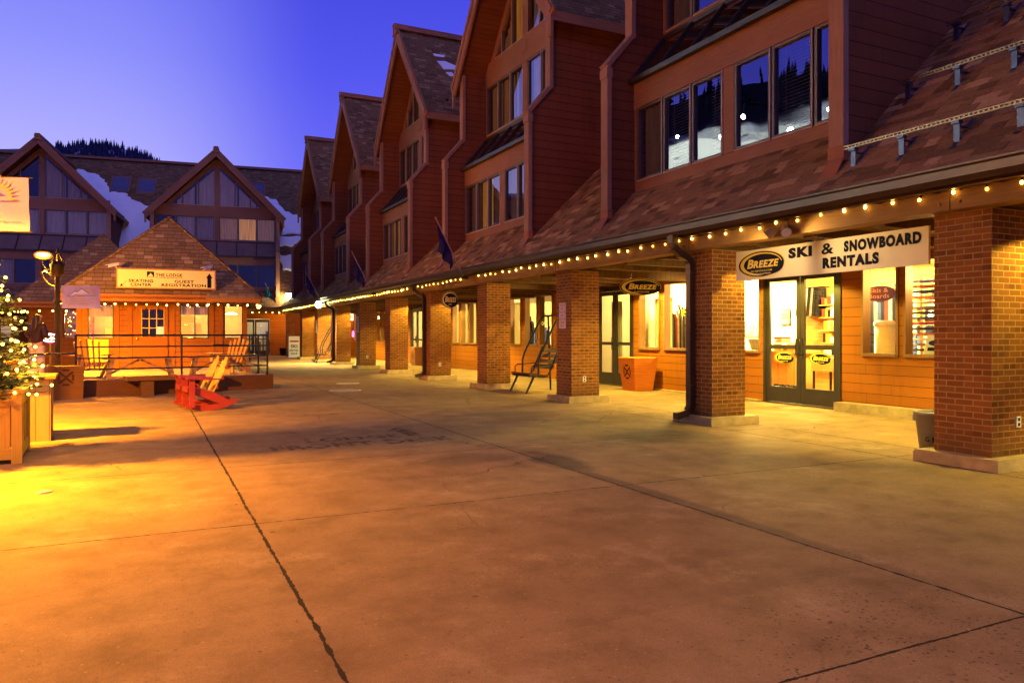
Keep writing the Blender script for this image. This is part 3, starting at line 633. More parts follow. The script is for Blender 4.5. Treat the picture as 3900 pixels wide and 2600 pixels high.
for x, ys in ((8.23, (6.81, 6.12, 5.43, 4.74, 4.05, 3.36, 2.67)), (9.23, (6.77, 6.08, 5.39, 4.70, 4.01, 3.32)), (10.24, (6.77, 6.08, 5.39, 4.70, 4.01))):
    z = roof_z(x); rail = MB()                         # snow guards bolted to the shingles
    for y in ys:
        b = MB(); b.box(x - 0.02, x - 0.005, y - 0.035, y + 0.035, z - 0.01, z + 0.20); b.bar((x - 0.01, y, z + 0.17), (x + 0.17, y, roof_z(x + 0.17) + 0.02), 0.05, 0.02)
        b.box(x - 0.05, x + 0.03, y - 0.045, y + 0.045, z + 0.20, z + 0.235); b.bar((x - 0.1, y, roof_z(x - 0.1) + 0.01), (x + 0.3, y, roof_z(x + 0.3) + 0.01), 0.06, 0.012); b.build('snow_guard', GB, row)
    ya, yb = ys[-1] - 0.2, ys[0] + 0.14
    n = int((yb - ya) / 0.055)
    for dz in (0.24, 0.275): rail.box(x - 0.03, x + 0.0, ya, yb, z + dz, z + dz + 0.012)
    for i in range(n): rail.box(x - 0.026, x - 0.004, ya + i * 0.055, ya + i * 0.055 + 0.022, z + 0.252, z + 0.275)
    rail.build('guard_rail', GR, row)
b = MB(); g = 7.86                                     # gutter with a rolled lip
for ya, yb in ((Y0, Y1),):
    prof = [(g, 3.24), (g - 0.02, 3.10), (g - 0.10, 3.08), (g - 0.15, 3.14), (g - 0.15, 3.23), (g - 0.18, 3.25), (g - 0.18, 3.27), (g - 0.13, 3.27), (g - 0.13, 3.15), (g - 0.03, 3.13), (g - 0.01, 3.24)]
    b.prism([(x, ya, z) for x, z in prof], (0, yb - ya, 0))
b.box(7.9, 7.98, Y0, Y1, 3.06, 3.27); b.box(7.87, 7.90, Y0, Y1, 3.20, 3.30); b.build('gutter', GUTTER, row)
b = MB()                                               # timber beam over the pillars
for ya, yb in zip([Y0] + [p + 0.33 for p in PIL], [p + 0.33 for p in PIL] + [Y1]): b.box(8.02, 8.30, ya + 0.006, yb - 0.006, 2.85, 3.16)
for p in PIL:
    for dy in (-0.12, 0.12):
        for z in (2.93, 3.06): b.lathe([(0.001, 0.0), (0.022, 0.0)], (0, 0, 0), 6) if False else b.ball((8.015, p + 0.33 + dy, z), 0.02, 6, 4)
b.build('beam', BEAM, row)
b = MB()                                               # arcade ceiling and its cross beams
b.box(8.30, 12.2, Y0, Y1, 2.96, 3.0)
for p in PIL:
    for dy in (0.33, 1.45, 2.57, 3.69): b.box(8.30, 12.14, p + dy - 0.09, p + dy + 0.09, 2.74 if dy == 0.33 else 2.82, 2.96)
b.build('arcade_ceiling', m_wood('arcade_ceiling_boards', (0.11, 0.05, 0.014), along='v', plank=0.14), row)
for k, p in enumerate(PIL):                            # pillars
    b = MB(); b.box(8.23, 8.93, p, p + 0.66, 0.13, 2.85); pl = b.build('brick_pillar', BRICK, row)
    b = MB(); x0, x1_, ya, yb = 8.08, 9.08, p - 0.16, p + 0.82
    b.prism([(x0, ya, 0), (x1_, ya, 0), (x1_, yb, 0), (x0, yb, 0)], (0, 0, 0.11)); b.prism([(x0 + 0.01, ya + 0.01, 0.11), (x1_ - 0.01, ya + 0.01, 0.11), (x1_ - 0.01, yb - 0.01, 0.11), (x0 + 0.01, yb - 0.01, 0.11)], (0, 0, 0.022))
    pb = b.build('plinth', CONC, pl)
    if k in (1, 3, 5, 7):
        b = MB(); zc = 0.5; xc = 8.70 if k == 1 else 8.55
        b.m = 0; b.box(xc - 0.04, xc + 0.04, p - 0.012, p, zc - 0.06, zc + 0.06); b.m = 1
        for dz in (-0.028, 0.028): b.box(xc - 0.018, xc + 0.018, p - 0.016, p - 0.012, zc + dz - 0.018, zc + dz + 0.018)
        b.build('power_outlet', [WHITE, DARK], pl)
def downspout(y):
    b = MB(); x = 8.17; q = 0.055
    b.box(7.74, 7.86, y - 0.07, y + 0.07, 2.98, 3.10)
    pts = [(7.80, y, 3.0), (7.82, y, 2.90), (7.95, y, 2.80), (8.10, y, 2.74), (x, y, 2.66), (x, y, 0.26), (8.10, y, 0.17), (7.86, y, 0.12)]
    for p0, p1 in zip(pts, pts[1:]): b.bar(p0, p1, 2 * q, 2 * q, (0, 1, 0))
    for p in pts[1:-1]: b.ball(p, q * 1.05, 8, 6)
    for z in (0.6, 1.6, 2.5): b.box(x - 0.06, x + 0.06, y - 0.075, y + 0.075, z, z + 0.03)
    for k in range(7):
        f = k / 6; b.ball((7.84 + 0.28 * f, y, 2.89 - 0.16 * f), 0.066, 8, 6, (0.35, 1, 1))
    b.build('downspout', GUTTER, row)
for y in (9.53 + 0.46, 22.97 + 0.45, 36.41 + 0.45): downspout(y)

# shop front wall with its openings
XW = 12.15
DOORS = [(10.35, 12.39), (17.30, 19.15), (34.9, 36.9), (44.9, 46.8)]
WINS = [(6.6, 7.3), (7.36, 8.14), (8.22, 9.00), (9.10, 9.88), (12.48, 14.14), (14.26, 15.92), (16.08, 17.02), (21.9, 22.84), (23.0, 23.95), (24.25, 25.2), (28.3, 29.1), (29.2, 30.0), (30.2, 31.0), (31.6, 32.5), (37.4, 38.2), (41.3, 42.3), (42.5, 43.5), (47.6, 48.6)]
ops = sorted([(a, c, 0.0, 2.84) for a, c in DOORS] + [(a, c, 1.06, 2.82) for a, c in WINS])
b = MB(); y = Y0
for a, c, z0, z1_ in ops:
    b.box(XW, XW + 0.16, y, a, 0.0, 2.96)
    if z0 > 0: b.box(XW, XW + 0.16, a, c, 0.0, z0)
    b.box(XW, XW + 0.16, a, c, z1_, 2.96); y = c
b.box(XW, XW + 0.16, y, Y1, 0, 2.96)
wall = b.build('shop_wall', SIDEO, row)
b = MB(); b.prism([(11.86, 5.5, 0), (XW, 5.5, 0), (XW, 10.28, 0), (11.86, 10.28, 0)], (0, 0, 0.17)); b.box(12.02, XW, 12.46, 17.2, 0, 0.04); b.build('wall_kerb', CONC, wall)
WFR = m_wood('shop_window_frame', (0.22, 0.11, 0.05), along='v')
for a, c in WINS:
    b = MB(); b.m = 0; t = 0.05
    b.box(XW - 0.03, XW + 0.17, a, a + t, 1.06, 2.82); b.box(XW - 0.03, XW + 0.17, c - t, c, 1.06, 2.82); b.box(XW - 0.05, XW + 0.17, a + t, c - t, 1.06, 1.12); b.box(XW - 0.03, XW + 0.17, a + t, c - t, 2.77, 2.82)
    b.m = 1; b.poly([(XW + 0.06, a + t, 1.12), (XW + 0.06, c - t, 1.12), (XW + 0.06, c - t, 2.77), (XW + 0.06, a + t, 2.77)])
    b.build('shop_window', [WFR, GLASS], row)
for k, (a, c) in enumerate(DOORS):
    b = MB(); f = 0.07; m = (a + c) / 2
    b.box(XW - 0.02, XW + 0.12, a, a + f, 0, 2.84); b.box(XW - 0.02, XW + 0.12, c - f, c, 0, 2.84); b.box(XW - 0.02, XW + 0.12, a + f, c - f, 2.72, 2.84); b.box(XW - 0.03, XW + 0.12, a + f, c - f, 0, 0.02)
    fr = b.build('door_frame', BRONZE, row)
    for s, (p, q) in enumerate(((a + f + 0.01, m - 0.006), (m + 0.006, c - f - 0.01))):
        b = MB(); st = 0.10; b.m = 0
        b.box(XW, XW + 0.05, p, p + st, 0.03, 2.71); b.box(XW, XW + 0.05, q - st, q, 0.03, 2.71); b.box(XW, XW + 0.05, p + st, q - st, 0.03, 0.36); b.box(XW, XW + 0.05, p + st, q - st, 2.60, 2.71); b.box(XW, XW + 0.05, p + st, q - st, 1.16, 1.25)
        b.m = 1
        for z0, z1_ in ((0.36, 1.16), (1.25, 2.60)): b.poly([(XW + 0.025, p + st, z0), (XW + 0.025, q - st, z0), (XW + 0.025, q - st, z1_), (XW + 0.025, p + st, z1_)])
        dr = b.build('glass_door', [BRONZE, GLASS], row)
        yh = q - 0.05 if s == 0 else p + 0.05
        b = MB(); b.tube([(XW, yh, 1.05), (XW - 0.07, yh, 1.05), (XW - 0.07, yh, 1.38), (XW, yh, 1.38)], 0.013, 8); b.build('handle', BLACK, dr)
        if k == 0: DOORLEAF = DOORLEAF + [(dr, p + st, q - st)] if s else [(dr, p + st, q - st)]
# back and end walls close the building
b = MB(); b.box(XW, 27.6, Y0, Y0 + 0.15, 0, 3.2); b.box(27.6, 27.75, Y0, Y1, 0, 3.3); b.box(8.3, 27.6, Y1 - 0.15, Y1, 0, 3.2)
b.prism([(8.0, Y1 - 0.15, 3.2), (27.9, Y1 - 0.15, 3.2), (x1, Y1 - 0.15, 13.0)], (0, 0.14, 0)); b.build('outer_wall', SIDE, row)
# dormers
dor = []
for k, a in enumerate(DN): dor.append(make_dormer(row, a, DW))
P = lambda k, pane, mat, kind='curtain', f0=0, f1=1: dress(dor[k], pane, DN[k], DW, mat, kind, f0, f1)
P(0, 4, BLIND, 'blind'); P(0, 3, BLIND, 'blind', 0.02, 0.6); P(0, 1, BLIND, 'blind'); P(0, 5, CUR_DIM); P(0, 11, CUR_DIM)
P(1, 5, CUR_DIM); P(1, 4, CUR_LIT); P(1, 3, CUR_DIM); P(1, 2, CUR_DIM); P(1, 1, CUR_DIM, f0=0.2); P(1, 0, CUR_DIM)
P(1, 11, CUR_GLOW); P(1, 10, CUR_GLOW); P(1, 9, CUR_PALE, f0=0.8); P(1, 8, CUR_PALE); P(1, 7, CUR_PALE); P(1, 17, CUR_GLOW); P(1, 16, CUR_GLOW); P(1, 15, CUR_LIT); P(1, 14, CUR_PALE); P(1, 13, CUR_PALE)
P(2, 5, CUR_GLOW); P(2, 4, CUR_LIT); P(2, 3, CUR_DIM); P(2, 11, CUR_DIM); P(2, 10, CUR_DIM); P(2, 9, CUR_PALE, f0=0.3); P(2, 8, CUR_PALE, f1=0.5); P(2, 7, CUR_PALE, f1=0.4); P(2, 17, CUR_DIM); P(2, 16, CUR_DIM); P(2, 15, CUR_DIM); P(2, 14, CUR_PALE)
P(3, 11, CUR_DIM); P(3, 10, CUR_LIT); P(3, 9, CUR_LIT, f1=0.6); P(3, 16, CUR_LIT); P(3, 15, CUR_GLOW); P(3, 4, CUR_PALE, f0=0.4, f1=0.7)
P(4, 10, CUR_DIM); P(4, 9, CUR_DIM); P(4, 16, CUR_LIT); P(4, 15, CUR_GLOW)
# a little snow left on the third dormer roof
s_ = (13.3 - 9.28) / (DW / 2 + 0.35); zz = lambda y: 13.3 - s_ * (DN[2] + DW / 2 - y) + 0.01
b = MB()
for q in ([(9.9, 27.35), (10.4, 27.38), (10.35, 27.3), (9.95, 27.28)], [(9.95, 27.05), (10.3, 27.1), (10.75, 26.95), (10.85, 26.85), (10.4, 26.8), (10.1, 26.75), (10.05, 26.9)], [(10.15, 26.62), (10.4, 26.66), (10.5, 26.52), (10.25, 26.5)]):
    b.prism([(x, y, zz(y)) for x, y in q], (0, 0, 0.03))
tag(b.build('roof_snow', SNOW), 'small leftover snow streaks on the third dormer roof', 'snow', kind='stuff')
# ------------------------------------------------------------------ the wing that closes the plaza (written in its own frame: x into the building, y along it)
WO = Vector((2.89, 43.78, 0)); WA = R(82.5)
wing = thing('wing_building', 'long brown lodge wing with snowy roof and two glazed A shaped gables behind the kiosk', 'building', WO, WA)
WD = [(-3.9, 7.8), (6.22, 7.8), (16.4, 7.8)]
WY0, WY1 = -9.0, 34.0
b = MB(); x1, z1 = roof_x(14.6), 14.6
spans = []; y = WY0
for a, w in WD: spans.append((y, a + 0.05)); y = a + w - 0.05
spans.append((y, WY1))
for ya, yb in spans: b.prism([(7.85, ya, 3.27), (7.85, yb, 3.27), (x1, yb, z1), (x1, ya, z1)], (0, 0, -0.12), (0, 1, 1))
for a, w in WD:
    b.prism([(7.85, a + 0.05, 3.27), (7.85, a + w - 0.05, 3.27), (9.02, a + w - 0.05, roof_z(9.02)), (9.02, a + 0.05, roof_z(9.02))], (0, 0, -0.12), (0, 1, 1))
    m = a + w / 2; xa = roof_x(13.4)                    # roof above the gable
    b.prism([(xa - 1.2, m - w / 2 + 0.05, 12.2), (xa - 1.2, m + w / 2 - 0.05, 12.2), (x1, m + w / 2 - 0.05, z1), (x1, m - w / 2 + 0.05, z1)], (0, 0, -0.12), (0, 1, 1)) if False else None
    b.prism([(roof_x(9.8), a + 0.05, 9.8), (roof_x(9.8), a + w - 0.05, 9.8), (x1, a + w - 0.05, z1), (x1, a + 0.05, z1)], (0, 0, -0.12), (0, 1, 1))
b.prism([(x1, WY0, z1), (x1, WY1, z1), (x1 + 11.5, WY1, 3.27), (x1 + 11.5, WY0, 3.27)], (0, 0, -0.12), (0, 1, 1))
b.m = 1; b.box(x1 - 0.25, x1 + 0.25, WY0, WY1, z1 - 0.02, z1 + 0.16)
b.build('roof', [m_shingle('wing_shingles', (0.12, 0.065, 0.03), (0.21, 0.12, 0.055), (0.34, 0.20, 0.10)), TRIM], wing)
SLPAN = m_paint('sloping_panel_paint', (0.20, 0.12, 0.09), 0.6, 0.2, 2)
CUR_WING = m_cloth('lodge_curtain', (0.50, 0.34, 0.28), emit=0.07)  # faint own glow of the cloth stands in for room light
wdor = []
for a, w in WD: wdor.append((make_dormer(wing, a, w, 9.2, 13.5, 0.35, GLASSW, SLPAN), a, w))
def dress_w(k, pane, mat, f0=0, f1=1): return dress(wdor[k][0], pane, wdor[k][1], wdor[k][2], mat, 'curtain', f0, f1)
for p_ in (6, 7): dress_w(0, p_, CUR_LIT if p_ == 7 else CUR_GLOW)
dress_w(0, 8, CUR_GLOW); dress_w(0, 10, CUR_WING); dress_w(0, 9, CUR_DIM)
for p_ in (12, 13, 14, 15, 16): dress_w(0, p_, CUR_WING)
for p_ in (6, 7, 8, 9, 10, 11): dress_w(1, p_, CUR_WING)
for p_ in (12, 13, 14): dress_w(1, p_, CUR_DIM)
dress_w(1, 0, CUR_WING); dress_w(1, 4, CUR_DIM)
# skylights in the wing roof
for (xa, ya, za), (xb, yb, zb) in (((17.82, 7.54, 13.02), (16.43, 6.31, 11.66)), ((17.78, 5.8, 12.97), (16.5, 4.6, 11.73)), ((17.97, -2.09, 13.16), (16.81, -3.02, 12.02))):
    b = MB(); b.m = 1; q = lambda x, y, dz: (x, y, roof_z(x) + dz)
    for y in (ya, yb): b.bar(q(xa, y, 0.03), q(xb, y, 0.03), 0.10, 0.16)
    for x in (xa, xb): b.bar(q(x, ya, 0.03), q(x, yb, 0.03), 0.10, 0.16)
    b.m = 0; b.poly([q(xa, ya, 0.06), q(xa, yb, 0.06), q(xb, yb, 0.06), q(xb, ya, 0.06)]); b.build('roof_window', [m_paint('skylight_glass', (0.12, 0.13, 0.22), 0.08, 0.1), TRIM], wing)
# ground floor wall, doors, canopy
b = MB(); XG = 11.5
for y0_, y1_, z0, z1_ in ((WY0, -3.36, 0, 3.2), (-3.36, -1.33, 2.55, 3.2), (-1.33, 12.2, 0, 3.2), (12.2, 13.6, 0, 0.9), (12.2, 13.6, 2.5, 3.2), (13.6, 16.0, 0, 3.2), (16.0, 19.0, 0, 0.8), (16.0, 19.0, 2.6, 3.2), (19.0, WY1, 0, 3.2)): b.box(XG, XG + 0.2, y0_, y1_, z0, z1_)
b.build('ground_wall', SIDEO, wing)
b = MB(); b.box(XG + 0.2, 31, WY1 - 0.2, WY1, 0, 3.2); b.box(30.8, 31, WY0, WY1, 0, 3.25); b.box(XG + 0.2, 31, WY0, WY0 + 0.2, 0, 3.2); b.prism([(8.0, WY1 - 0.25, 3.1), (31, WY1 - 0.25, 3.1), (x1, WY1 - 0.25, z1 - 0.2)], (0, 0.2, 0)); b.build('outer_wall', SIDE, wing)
for p_, q_ in ((-3.34, -2.36), (-2.33, -1.35)):
    b = MB(); b.m = 0; st = 0.11
    b.box(XG + 0.02, XG + 0.08, p_, p_ + st, 0, 2.5); b.box(XG + 0.02, XG + 0.08, q_ - st, q_, 0, 2.5); b.box(XG + 0.02, XG + 0.08, p_ + st, q_ - st, 0, 0.35); b.box(XG + 0.02, XG + 0.08, p_ + st, q_ - st, 2.32, 2.5); b.box(XG + 0.02, XG + 0.08, p_ + st, q_ - st, 1.1, 1.18)
    b.m = 1; b.poly([(XG + 0.05, p_ + st, 0.35), (XG + 0.05, q_ - st, 0.35), (XG + 0.05, q_ - st, 2.32), (XG + 0.05, p_ + st, 2.32)]); b.build('glass_door', [BRONZE, GLASS], wing)
for y0_, y1_, z0, z1_ in ((12.2, 13.6, 0.9, 2.5), (16.0, 19.0, 0.8, 2.6)):
    b = MB(); b.m = 1; b.poly([(XG + 0.1, y0_, z0), (XG + 0.1, y1_, z0), (XG + 0.1, y1_, z1_), (XG + 0.1, y0_, z1_)]); b.m = 0
    for y in (y0_, (y0_ + y1_) / 2 - 0.03, y1_ - 0.06): b.box(XG + 0.0, XG + 0.15, y, y + 0.06, z0, z1_)
    b.build('window', [FRAMEB, GLASS], wing)
b = MB(); b.box(XG + 3.2, XG + 3.3, -4.5, 20, 0, 3); b.box(XG + 0.2, XG + 3.2, -4.5, 20, 2.9, 3.0); b.box(XG + 0.2, XG + 3.2, -4.5, 20, -0.01, 0.02); b.box(XG + 0.2, XG + 3.2, -4.6, -4.5, 0, 3); b.build('ground_floor_room', m_paint('lobby_wall', (0.5, 0.42, 0.3), 0.7, 0.2, 2), wing)
b = MB(); b.box(7.74, 7.86, WY0, WY1, 3.10, 3.26); b.box(7.9, XG, WY0, WY1, 3.0, 3.14); b.box(8.05, 8.25, WY0, WY1, 2.82, 3.0); b.build('canopy', BEAM, wing)
b = MB()
for y in (-8.6, -4.9): b.box(8.2, 8.7, y, y + 0.5, 0.1, 2.82)
b.build('canopy_post', BRICK, wing)
b = MB()
rr = random.Random(2)
for k in range(16): b.box(XG + 0.6 + 1.2 * rr.random(), XG + 1.9, -4.2 + k * 0.24, -4.2 + k * 0.24 + 0.16, 0.3 * rr.random(), 0.9 + rr.random() * 1.1)
tag(b.build('lobby_goods', m_paint('mixed_goods', (0.16, 0.13, 0.12), 0.5, 0.9, 14), None), 'dark racks of goods behind the glass doors of the lodge wing', 'goods', kind='stuff').location = WO
bpy.data.objects['lobby_goods'].rotation_euler = (0, 0, WA)

def snow_on_wing(name, label, pts):
    b = MB(); rr = random.Random(len(pts)); out = []
    for (x0, y0, z0), (x1_, y1_, z1_) in zip(pts, pts[1:] + pts[:1]):
        for k in range(5):
            f = k / 5; j = rr.uniform(-0.09, 0.09) if k else 0
            x = x0 + (x1_ - x0) * f + j; y = y0 + (y1_ - y0) * f + rr.uniform(-0.09, 0.09) * (k > 0); out.append((x, y, roof_z(x) + 0.02))
    b.prism(out, (0, 0, 0.13)); o = tag(b.build(name, SNOW), label, 'snow', kind='stuff'); o.location = WO; o.rotation_euler = (0, 0, WA); return o
snow_on_wing('snow_patch', 'big slab of blue white snow on the wing roof between the two A shaped gables', [(18.28, 10.28, 13.46), (17.74, 8.45, 12.94), (17.05, 7.8, 12.26), (16.22, 7.57, 11.45), (16.24, 6.45, 11.47), (15.74, 6.03, 10.98), (15.01, 4.63, 10.27), (13.42, 4.3, 8.72), (11.0, 4.6, 7.32), (10.6, 6.0, 6.2), (12.79, 6.35, 8.1), (14.0, 7.0, 9.2), (15.62, 8.4, 10.86), (17.0, 9.6, 12)])
snow_on_wing('snow_patch', 'curved snow slab on the wing roof beside the shop row', [(16.6, -2.88, 11.83), (16.42, -3.85, 11.65), (15.34, -4.5, 10.59), (14.81, -5.74, 10.07), (13.5, -5.68, 8.79), (13.4, -3.95, 8.7), (14.2, -3.9, 9.48), (15.13, -3.5, 10.38)])
snow_on_wing('snow_patch', 'narrow snow strip below the curved slab on the wing roof', [(13.18, -4.0, 8.48), (13.16, -5.66, 8.46), (12.45, -4.98, 7.76), (12.45, -4.0, 7.77)])
snow_on_wing('snow_patch', 'lowest small snow remnant on the wing roof beside the shop row', [(11.6, -4.0, 6.9), (11.6, -5.0, 6.9), (10.51, -4.81, 5.87), (10.49, -4.19, 5.85)])

# ------------------------------------------------------------------ kiosks with pyramid roofs
KA = R(-5.9)
def pyramid(b, hw, depth, ze, zr, th=0.14):
    A_ = [(-hw, 0), (hw, 0), (hw, depth), (-hw, depth)]; ap = (0, depth / 2)
    for (xa, ya), (xb, yb) in zip(A_, A_[1:] + A_[:1]): b.prism([(xa, ya, ze), (xb, yb, ze), (ap[0], ap[1], zr)], (0, 0, -th), (0, 1, 1))
kio = thing('kiosk', 'orange wooden kiosk with pyramid shingle roof and string lights on the deck', 'kiosk', (0.45, 26.57, 0.38), KA)
DZ = 0.38                                              # kiosk coordinates start at the deck
b = MB(); pyramid(b, 3.0, 4.5, 2.36, 5.15); b.m = 1; b.box(-2.95, 2.95, 0.0, 0.06, 2.14, 2.30); b.box(-2.95, -2.89, 0.06, 4.4, 2.14, 2.30); b.box(2.89, 2.95, 0.06, 4.4, 2.14, 2.30); b.m = 2; b.box(-2.88, 2.88, 0.07, 4.4, 2.12, 2.2)
kr = b.build('roof', [SHINGK, m_wood('kiosk_fascia', (0.42, 0.15, 0.02)), SOFF], kio)
b = MB()
for sx, sy, in ((-1, 0), (1, 0)): b.bar((sx * 3.0, 0, 2.39), (0, 2.25, 5.18), 0.14, 0.05)
b.build('ridge_cap', SHINGK, kr)
b = MB(); b.prism([(1.30, -0.25, 2.36), (2.95, -0.25, 2.36), (2.12, 0.75, 3.10)], (0, 0, -0.1)); b.prism([(1.30, -0.25, 2.36), (2.12, 0.75, 3.1), (1.30, 1.0, 2.5)], (0, 0, -0.1)); b.prism([(2.95, -0.25, 2.36), (2.95, 1.0, 2.5), (2.12, 0.75, 3.1)], (0, 0, -0.1)); b.m = 1; b.box(1.3, 2.95, -0.25, -0.2, 2.14, 2.26); b.build('bay_roof', [SHINGK, bpy.data.materials['kiosk_fascia']], kr)
KW = 0.55; PAN = m_wood('orange_panel', (0.30, 0.098, 0.006), along='v')
kops = [(-2.22, -1.48, 0.98, 2.06), (0.46, 1.34, 0.98, 2.06), (1.82, 2.42, 0.98, 2.06)]
b = MB(); x = -2.55
for xa, xb, z0, z1_ in kops + [(2.56, 2.56, 0, 0)]:
    b.box(x, xa, KW, KW + 0.12, 0, 2.12)
    if xb > xa: b.box(xa, xb, KW, KW + 0.12, 0, z0); b.box(xa, xb, KW, KW + 0.12, z1_, 2.12)
    x = xb
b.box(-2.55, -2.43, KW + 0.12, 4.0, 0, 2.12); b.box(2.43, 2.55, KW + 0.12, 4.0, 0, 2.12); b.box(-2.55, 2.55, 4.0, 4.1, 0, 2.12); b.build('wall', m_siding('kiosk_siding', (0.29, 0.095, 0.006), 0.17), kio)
b = MB(); b.box(-2.43, 2.43, 3.0, 3.05, 0, 2.12); b.build('inner_wall', m_paint('kiosk_inner_wall', (0.5, 0.34, 0.1), 0.8), kio)
b = MB()
for x in (-2.47, -2.31, -1.39, -1.02, 0.24, 1.44, 1.72, 2.48): b.box(x - 0.07, x + 0.07, KW - 0.03, KW, 0, 2.12)
b.box(-2.62, 2.62, KW - 0.04, KW, 2.0 + 0.07, 2.14); b.build('trim_board', PAN, kio)
for xa, xb, z0, z1_ in kops:
    b = MB(); b.m = 0; xm = (xa + xb) / 2; w = 0.035
    for x in ((xa, xm, xb - w) if 0 < xa < 1 else (xa, xb - w)): b.box(x, x + w, KW - 0.012, KW + 0.08, z0, z1_)
    b.box(xa, xb, KW - 0.02, KW + 0.08, z0 - 0.03, z0); b.box(xa, xb, KW - 0.012, KW + 0.08, z1_ - w, z1_)
    b.m = 1; b.poly([(xa, KW + 0.04, z0), (xb, KW + 0.04, z0), (xb, KW + 0.04, z1_), (xa, KW + 0.04, z1_)]); b.build('window', [BRONZE, GLASS], kio)
b = MB(); KV = m_cloth('kiosk_curtain', (0.7, 0.5, 0.16))
for xa, xb, z0 in ((-2.18, -1.52, 1.66), (0.5, 1.30, 1.74)):
    n = 16; vs = []
    for i in range(n + 1): x_ = xa + (xb - xa) * i / n; yy = KW + 0.14 + 0.02 * math.sin(i * 2.1); vs += [(x_, yy, z0), (x_, yy, 2.06)]
    b.add(vs, [(2 * i, 2 * i + 2, 2 * i + 3, 2 * i + 1) for i in range(n)], True)
b.build('curtain', KV, kio)
b = MB(); b.m = 0; b.box(-0.90, 0.10, KW - 0.05, KW - 0.005, 0.02, 2.03); b.box(-0.82, 0.02, KW - 0.056, KW - 0.05, 0.12, 0.86)         # door with a small paned window
b.m = 1; b.box(-0.66, -0.02, KW - 0.058, KW - 0.05, 1.02, 1.90); b.m = 2
for x in (-0.45, -0.23): b.box(x - 0.012, x + 0.012, KW - 0.07, KW - 0.058, 1.02, 1.90)
for z in (1.30, 1.60): b.box(-0.66, -0.02, KW - 0.068, KW - 0.058, z - 0.012, z + 0.012)
for x in (-0.68, -0.02): b.box(x, x + 0.02, KW - 0.07, KW - 0.058, 1.0, 1.92)
b.m = 3; b.box(-0.24, -0.01, KW - 0.078, KW - 0.072, 1.03, 1.34)
kd = b.build('door', [PAN, m_paint('black_glass', (0.01, 0.01, 0.012), 0.05, 0.0), YEL, WHITE], kio)
b = MB(); b.ball((-0.80, KW - 0.09, 0.95), 0.04, 10, 8); b.build('handle', m_paint('brass_knob', (0.7, 0.45, 0.12), 0.25, 0.1, 5, 0.9), kd)
b = MB(); b.box(-2.22, -1.62, KW - 0.035, KW - 0.004, 0.02, 0.93); b.build('yellow_panel', m_paint('yellow_board', (0.80, 0.55, 0.03), 0.5, 0.12, 2), kio)
# notices on the kiosk glass
PAPER = m_paint('lamplit_paper', (0.72, 0.55, 0.2), 0.7, 0.08)  # white paper; the yellow lamplight on it is put into the colour
for q in ((0.52, 0.80, 1.02, 1.40), (0.95, 1.12, 1.08, 1.45), (0.51, 0.88, 1.48, 1.70), (-1.74, -1.54, 1.0, 1.3)): b = MB(); b.box(q[0], q[1], KW + 0.028, KW + 0.034, q[2], q[3]); b.build('paper_notice', PAPER, kio)
lamp('kiosk_lamp', 'POINT', (1.6, 1.6, 1.9), 260, (1, 0.74, 0.2), 0.15, parent=kio); lamp('kiosk_lamp', 'POINT', (-1.4, 1.8, 1.8), 260, (1, 0.74, 0.2), 0.15, parent=kio)
b = MB(); b.lathe([(0.001, 0.06), (0.12, 0.05), (0.2, 0.0), (0.001, 0.0)], (2.05, 1.1, 1.78), 16); b.build('ceiling_lamp', m_emit('kiosk_lamp_glass', (1, 0.75, 0.25), 25), kio)
ki2 = thing('kiosk', 'darker kiosk with pyramid roof standing behind the lamp post', 'kiosk', (-1.86, 33.03, 0.2), KA)
b = MB(); pyramid(b, 2.85, 4.5, 2.5, 5.45); b.m = 1; b.box(-2.8, 2.8, 0, 0.06, 2.28, 2.42); b.box(-2.8, -2.74, 0.06, 4.3, 2.28, 2.42); b.box(2.74, 2.8, 0.06, 4.3, 2.28, 2.42); b.build('roof', [SHINGK, bpy.data.materials['kiosk_fascia']], ki2)
b = MB(); b.box(-2.3, -1.15, 0.6, 0.75, 0, 2.3); b.box(0.05, 2.3, 0.6, 0.75, 0, 2.3); b.box(-1.15, 0.05, 0.6, 0.75, 0, 1.15); b.box(-1.15, 0.05, 0.6, 0.75, 2.2, 2.3); b.box(-2.3, -2.15, 0.75, 3.9, 0, 2.3); b.box(2.15, 2.3, 0.75, 3.9, 0, 2.3); b.box(-2.3, 2.3, 3.9, 4.0, 0, 2.3); b.build('wall', bpy.data.materials['kiosk_siding'], ki2)
b = MB(); b.box(-1.42, -1.17, 0.57, 0.6, 0, 2.28); b.box(0.07, 0.2, 0.57, 0.6, 0, 2.28); b.build('trim_board', PAN, ki2)
b = MB(); b.m = 0
for x in (-1.15, 0.0): b.box(x, x + 0.05, 0.58, 0.7, 1.15, 2.2)
b.m = 1; b.poly([(-1.15, 0.66, 1.15), (0.05, 0.66, 1.15), (0.05, 0.66, 2.2), (-1.15, 0.66, 2.2)]); b.build('window', [BRONZE, GLASS], ki2)
rr = random.Random(4); b = MB()
for k in range(90):
    x = rr.uniform(-1.12, 0.02); z = rr.uniform(1.25, 2.15); b.m = k % 2
    if k % 2: b.ball((x, 0.72 + rr.random() * 0.5, z), 0.016, 6, 4)
    else: b.box(x, x + rr.uniform(0.05, 0.16), 1.1, 1.4, z, z + rr.uniform(0.05, 0.14))
tag(b.build('display_goods', [m_paint('display_goods_paint', (0.30, 0.2, 0.06), 0.5, 0.8, 18), BULBW]), 'trinkets and tiny lights crowding the show window of the darker kiosk', 'goods', kind='stuff')
bpy.data.objects['display_goods'].location = (-1.86, 33.03, 0.2); bpy.data.objects['display_goods'].rotation_euler = (0, 0, KA)
lamp('kiosk_lamp', 'POINT', (-1.0, 2.2, 1.9), 135, (1, 0.85, 0.5), 0.15, parent=ki2)

